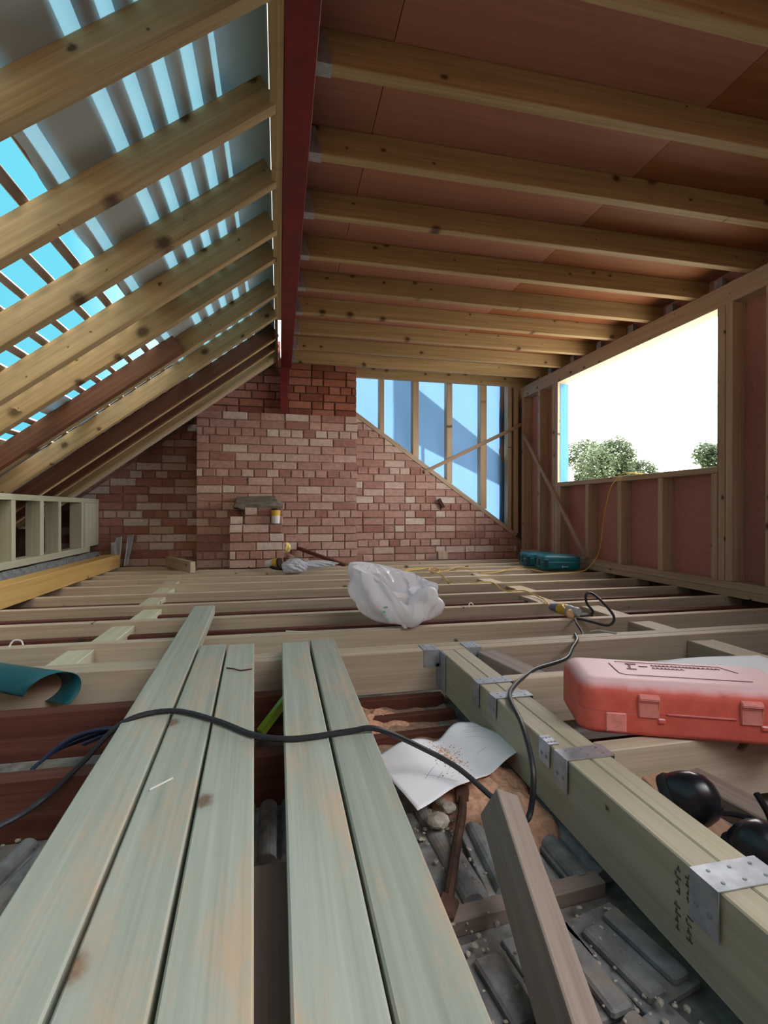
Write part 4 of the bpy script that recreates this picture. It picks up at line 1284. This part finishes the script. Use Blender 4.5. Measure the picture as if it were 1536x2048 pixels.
    while x < 0.115:
        w = rg.uniform(0.005, 0.010)
        bar(x, 0.034, x + w * 0.4, 0.046, 0.0014)
        bar(x + w * 0.4, 0.046, x + w, 0.034, 0.0014)
        bar(x, rg.uniform(0.036, 0.042), x + w, rg.uniform(0.036, 0.042), 0.0012)
        x += w + 0.003
    x = -0.05
    while x < 0.02:
        w = rg.uniform(0.005, 0.009)
        bar(x, 0.008, x + w * 0.5, 0.022, 0.0014)
        bar(x + w * 0.5, 0.022, x + w, 0.008, 0.0014)
        x += w + 0.003
    place(from_bm('embossed_lettering', bm, 'case_line', lid), T)
    # carry handle at the back
    pts = [T @ Vector(p) for p in ((-0.08, W / 2 - 0.005, 0.05), (-0.075, W / 2 + 0.03, 0.052), (0.075, W / 2 + 0.03, 0.052), (0.08, W / 2 - 0.005, 0.05))]
    tube('handle', pts, 0.010, 'case_red', root, 10, 5)
    return root
tag(red_case(), 'dusty red plastic tool case with two latches lying across the trimmer joist', 'tool case')

# ---- teal tool cases
def teal_case(loc, yaw, L, W, H, label, marks):
    root = empty('teal_case', loc)
    T = Matrix.Translation(loc) @ Euler((0, 0, yaw)).to_matrix().to_4x4()
    def shell(nm, z0, z1, rt, rb, inset=0.0):
        bm = bmesh.new()
        bm_box(bm, L / 2, W / 2, (z0 + z1) / 2, L - inset, W - inset, z1 - z0)
        bmesh.ops.bevel(bm, geom=[e for e in bm.edges if abs(e.verts[0].co.z - e.verts[1].co.z) > 0.01], offset=0.05, segments=6, affect='EDGES', profile=0.5)
        for zz, r in ((z1, rt), (z0, rb)):
            if r:
                bmesh.ops.bevel(bm, geom=[e for e in bm.edges if all(abs(v.co.z - zz) < 1e-5 for v in e.verts)], offset=r, segments=4, affect='EDGES', profile=0.5)
        return place(from_bm(nm, bm, 'teal_case', root, True), T)
    shell('base_shell', 0.002, H * 0.53, 0.0, 0.02)
    shell('lid_shell', H * 0.56, H, 0.022, 0.0)
    def box(nm, x, y, z, sx, sy, sz, mt, bev=0.003):
        bm = bmesh.new()
        bm_box(bm, x, y, z, sx, sy, sz, None, bev)
        return place(from_bm(nm, bm, mt, root), T)
    box('seam_rib', L / 2, W / 2, H * 0.545, L + 0.006, W + 0.006, 0.008, 'teal_case')
    for y in (W * 0.25, W * 0.75):
        box('latch', -0.004, y, H * 0.52, 0.014, 0.035, 0.06, 'teal_dark')
    box('latch', L * 0.12, -0.004, H * 0.5, 0.035, 0.014, 0.07, 'teal_dark')
    box('lid_ridge', L / 2, W / 2, H + 0.002, L * 0.6, W * 0.7, 0.006, 'teal_case', 0.002)
    if marks:
        bm = bmesh.new()
        for k, (x, w, h) in enumerate(((0.0, 0.022, 0.016), (0.020, 0.010, 0.012), (0.034, 0.012, 0.012), (0.046, 0.008, 0.010))):
            bm_box(bm, L * 0.52 + x, -0.0008, H * 0.26, w * 0.35, 0.002, h)
            bm_box(bm, L * 0.52 + x + w * 0.3, -0.0008, H * 0.26 + h * 0.3, w * 0.5, 0.002, h * 0.25)
            bm_box(bm, L * 0.52 + x + w * 0.3, -0.0008, H * 0.26 - h * 0.3, w * 0.5, 0.002, h * 0.25)
        place(from_bm('white_lettering', bm, 'white_mark', root), T)
    return tag(root, label, 'tool case', 'teal tool cases by the window wall')
teal_case((2.315, 4.00, 0.002), math.radians(-14), 0.36, 0.26, 0.13, 'nearer teal plastic tool case with white lettering, on the joists by the wall', True)
teal_case((2.33, 4.345, 0.002), math.radians(-14), 0.34, 0.24, 0.125, 'teal plastic tool case further back, half hidden behind the other', False)

# ---- ear defenders
def ear_defenders():
    root = empty('ear_defenders', (0.79, 0.73, 0.0))
    def shell(nm, c, axis, r, depth, mt, seed):
        q = Vector(axis).to_track_quat('Z', 'Y').to_matrix().to_4x4()
        T = Matrix.Translation(c) @ q @ Matrix.Diagonal((1.0, 1.22, 1.0, 1.0))
        bm = bmesh.new()
        lathe_bm(bm, [(0, depth), (r * 0.35, depth * 0.97), (r * 0.62, depth * 0.86), (r * 0.84, depth * 0.62), (r * 0.96, depth * 0.32), (r, 0.0), (r * 0.97, -0.006), (0, -0.006)], 36, T)
        o = place(from_bm(nm, bm, mt, root, True), Matrix())
        bm = bmesh.new()
        lathe_bm(bm, [(r * 0.55, -0.006), (r * 1.0, -0.006), (r * 1.06, -0.013), (r * 1.02, -0.024), (r * 0.6, -0.026)], 30, T)
        place(from_bm('ear_cushion', bm, 'black_matt', o, True), Matrix())
        return o, T
    a, Ta = shell('ear_cup', (0.765, 0.795, -0.018), (0.55, -0.62, 0.56), 0.042, 0.062, 'black_gloss', 1)
    b, Tb = shell('ear_cup', (0.785, 0.660, -0.035), (0.28, -0.35, 0.90), 0.042, 0.056, 'black_gloss', 2)
    tube('headband', [(0.80, 0.80, -0.055), (0.87, 0.80, -0.060), (0.915, 0.76, -0.062), (0.915, 0.70, -0.062), (0.88, 0.66, -0.06), (0.83, 0.645, -0.055)], 0.005, 'black_gloss', root, 8, 8)
    tube('wire_arm', [(0.872, 0.742, 0.012), (0.865, 0.715, -0.005), (0.85, 0.69, -0.02)], 0.006, 'black_gloss', root, 8, 4)
    bm = bmesh.new()
    for k in range(4):
        bm_box(bm, 0.797 + 0.006 * k, 0.6165, -0.033 - 0.001 * k, 0.004, 0.001, 0.005)
    place(from_bm('yellow_lettering', bm, 'yellow_print', b), Matrix())
    return root
tag(ear_defenders(), 'glossy black ear defenders lying on timber offcuts right of the trimmer', 'ear defenders')

# ---- things in the left bay
def teal_fn(u, v):
    d, sd = Vector((0.86, -0.51, 0)), Vector((0.51, 0.86, 0))
    c = Vector((-0.655, 1.685, -0.018)) - d * 0.75 * (1 - v) + Vector((0, 0, -0.02 * (1 - v)))
    w = v * v
    c = c - d * 0.17 * v * max(0.0, u - 0.42) ** 1.2
    ph = math.radians((-10 - 65 * w) + (110 + 155 * w) * u)
    r = 0.054 + 0.085 * (1 - v)
    return c + sd * r * math.cos(ph) * 1.15 + Vector((0, 0, r * math.sin(ph) * 0.95 - 0.075 * (1 - v)))
o = grid_sheet('plastic_sheet', teal_fn, 36, 14, 'teal_sheet', None, 0.002)
tag(o, 'curled teal plastic sheet lying on the joists at the left', 'sheet')
root = empty('rope_bundle', (-0.5, 1.46, -0.1))
rg = random.Random(9)
for k in range(9):
    s = rg.uniform(-1, 1)
    pts = [(-0.575 + 0.05 * s, 1.46 + 0.07 * s, -0.10 - 0.03 * s * s), (-0.51 + 0.03 * s, 1.46 + 0.05 * s, -0.078 - 0.02 * s), (-0.44, 1.43 + 0.035 * s, -0.05 - 0.02 * s), (-0.36, 1.40 + 0.012 * s, -0.04 + 0.006 * s), (-0.30, 1.37 + 0.01 * s, -0.03)]
    tube('strand', pts, 0.005, 'rope', root, 6, 5)
tag(root, 'bundle of dark blue rope strands coming out from under the longest plank', 'rope')
o = beam('green_level', (0.055, 1.60, -0.025), (-0.055, 1.475, -0.115), 0.018, 0.03, 'green')
tag(o, 'lime green tool bar wedged down between the planks', 'tool')

# ---- nails on the planks
o = tube('nail', [(-0.222, 0.920, 0.0497), (-0.190, 0.952, 0.0497)], 0.0019, 'nail', None, 6, 2)
tag(o, 'shiny silver nail lying on a plank', 'nail')
o = tube('nail', [(-0.160, 1.585, 0.050), (-0.135, 1.565, 0.0515), (-0.115, 1.552, 0.0495), (-0.082, 1.560, 0.0495)], 0.0022, 'rust', None, 6, 3)
tag(o, 'bent rusty nail lying on a plank end', 'nail')

# ================================================================== OUTSIDE
ground = slab('ground', -90, 90, -90, 90, -5.4, -5.2, 'grass')
tag(ground, kind='structure')
def tree(name, cx, cy, top, r, seed, label, n=26000):
    root = empty(name, (cx, cy, -5.2))
    rg = random.Random(seed)
    bm = bmesh.new()
    tube_bm(bm, [Vector((cx, cy, -5.2)), Vector((cx + 0.1, cy, -2.5)), Vector((cx, cy + 0.1, 0.2)), Vector((cx, cy, top - r * 0.7))], [0.26, 0.2, 0.14, 0.05], 9)
    place(from_bm('trunk', bm, 'bark', root, True), Matrix())
    centres = []
    for k in range(17):
        a, e = rg.uniform(0, 6.28), rg.uniform(-0.9, 1.0)
        rr = r * rg.uniform(0.35, 0.78)
        c = Vector((cx + math.cos(a) * rr, cy + math.sin(a) * rr, top - r * 1.05 + e * r * 0.72))
        centres.append((c, r * rg.uniform(0.26, 0.42)))
        bm = bmesh.new()
        tube_bm(bm, [Vector((cx, cy, c.z - r * 0.7)), (Vector((cx, cy, c.z)) + c) / 2, c], [0.07, 0.045, 0.015], 6)
        place(from_bm('branch', bm, 'bark', root, True), Matrix())
    for mt, share in (('leaf', 0.6), ('leaf_b', 0.4)):
        bm = bmesh.new()
        for k in range(int(n * share)):
            c, cr = centres[rg.randrange(len(centres))]
            d = Vector((rg.gauss(0, 1), rg.gauss(0, 1), rg.gauss(0, 1))).normalized() * cr * rg.uniform(0.35, 1.05) ** 0.6
            p = c + d
            u = Vector((rg.gauss(0, 1), rg.gauss(0, 1), rg.gauss(0, 1))).normalized()
            w = u.orthogonal().normalized()
            s = rg.uniform(0.065, 0.105)
            bm.faces.new([bm.verts.new(p + q) for q in (u * s, w * s * 0.55, -u * s, -w * s * 0.55)])
        o = place(from_bm('foliage', bm, mt, root), Matrix())
        o['kind'] = 'stuff'
    return tag(root, label, 'tree', 'trees seen through the window')
tree('tree', 15.0, 20.3, 4.15, 2.3, 5, 'broad green tree seen through the lower left of the window')
tree('tree', 16.9, 15.0, 3.35, 1.5, 6, 'green tree partly hidden by the right edge of the window', 12000)

# unseen board and block added beyond the gable to shade the blue membrane
def beyond(x, z, d, y=5.42):
    t = d / SUN_DIR.y
    return Vector((x, y, z)) + SUN_DIR * t
shade_board = poly_prism('membrane_shade_board', [beyond(x, z, 0.9) for x, z in ((1.50, 1.99), (2.95, 0.94), (2.95, 0.72), (1.50, 1.36))], (0, 0.06, 0), 'render')
tag(shade_board, kind='structure')
for x, z in ((1.62, 1.5), (2.85, 0.9)):
    p = beyond(x, z, 0.9)
    slab('shade_board_post', p.x - 0.02, p.x + 0.02, p.y + 0.01, p.y + 0.05, -5.2, p.z, 'render', shade_board)  # post carrying the added board down to the ground
p0, p1 = beyond(1.27, 2.3, 1.6), beyond(1.50, 2.3, 1.6)
shade_block = slab('membrane_shade_block', p0.x, p1.x, p0.y, p0.y + 0.25, -5.2, p0.z + 0.2, 'render')  # added block, out of view, that shades one bay of the membrane
tag(shade_block, kind='structure')
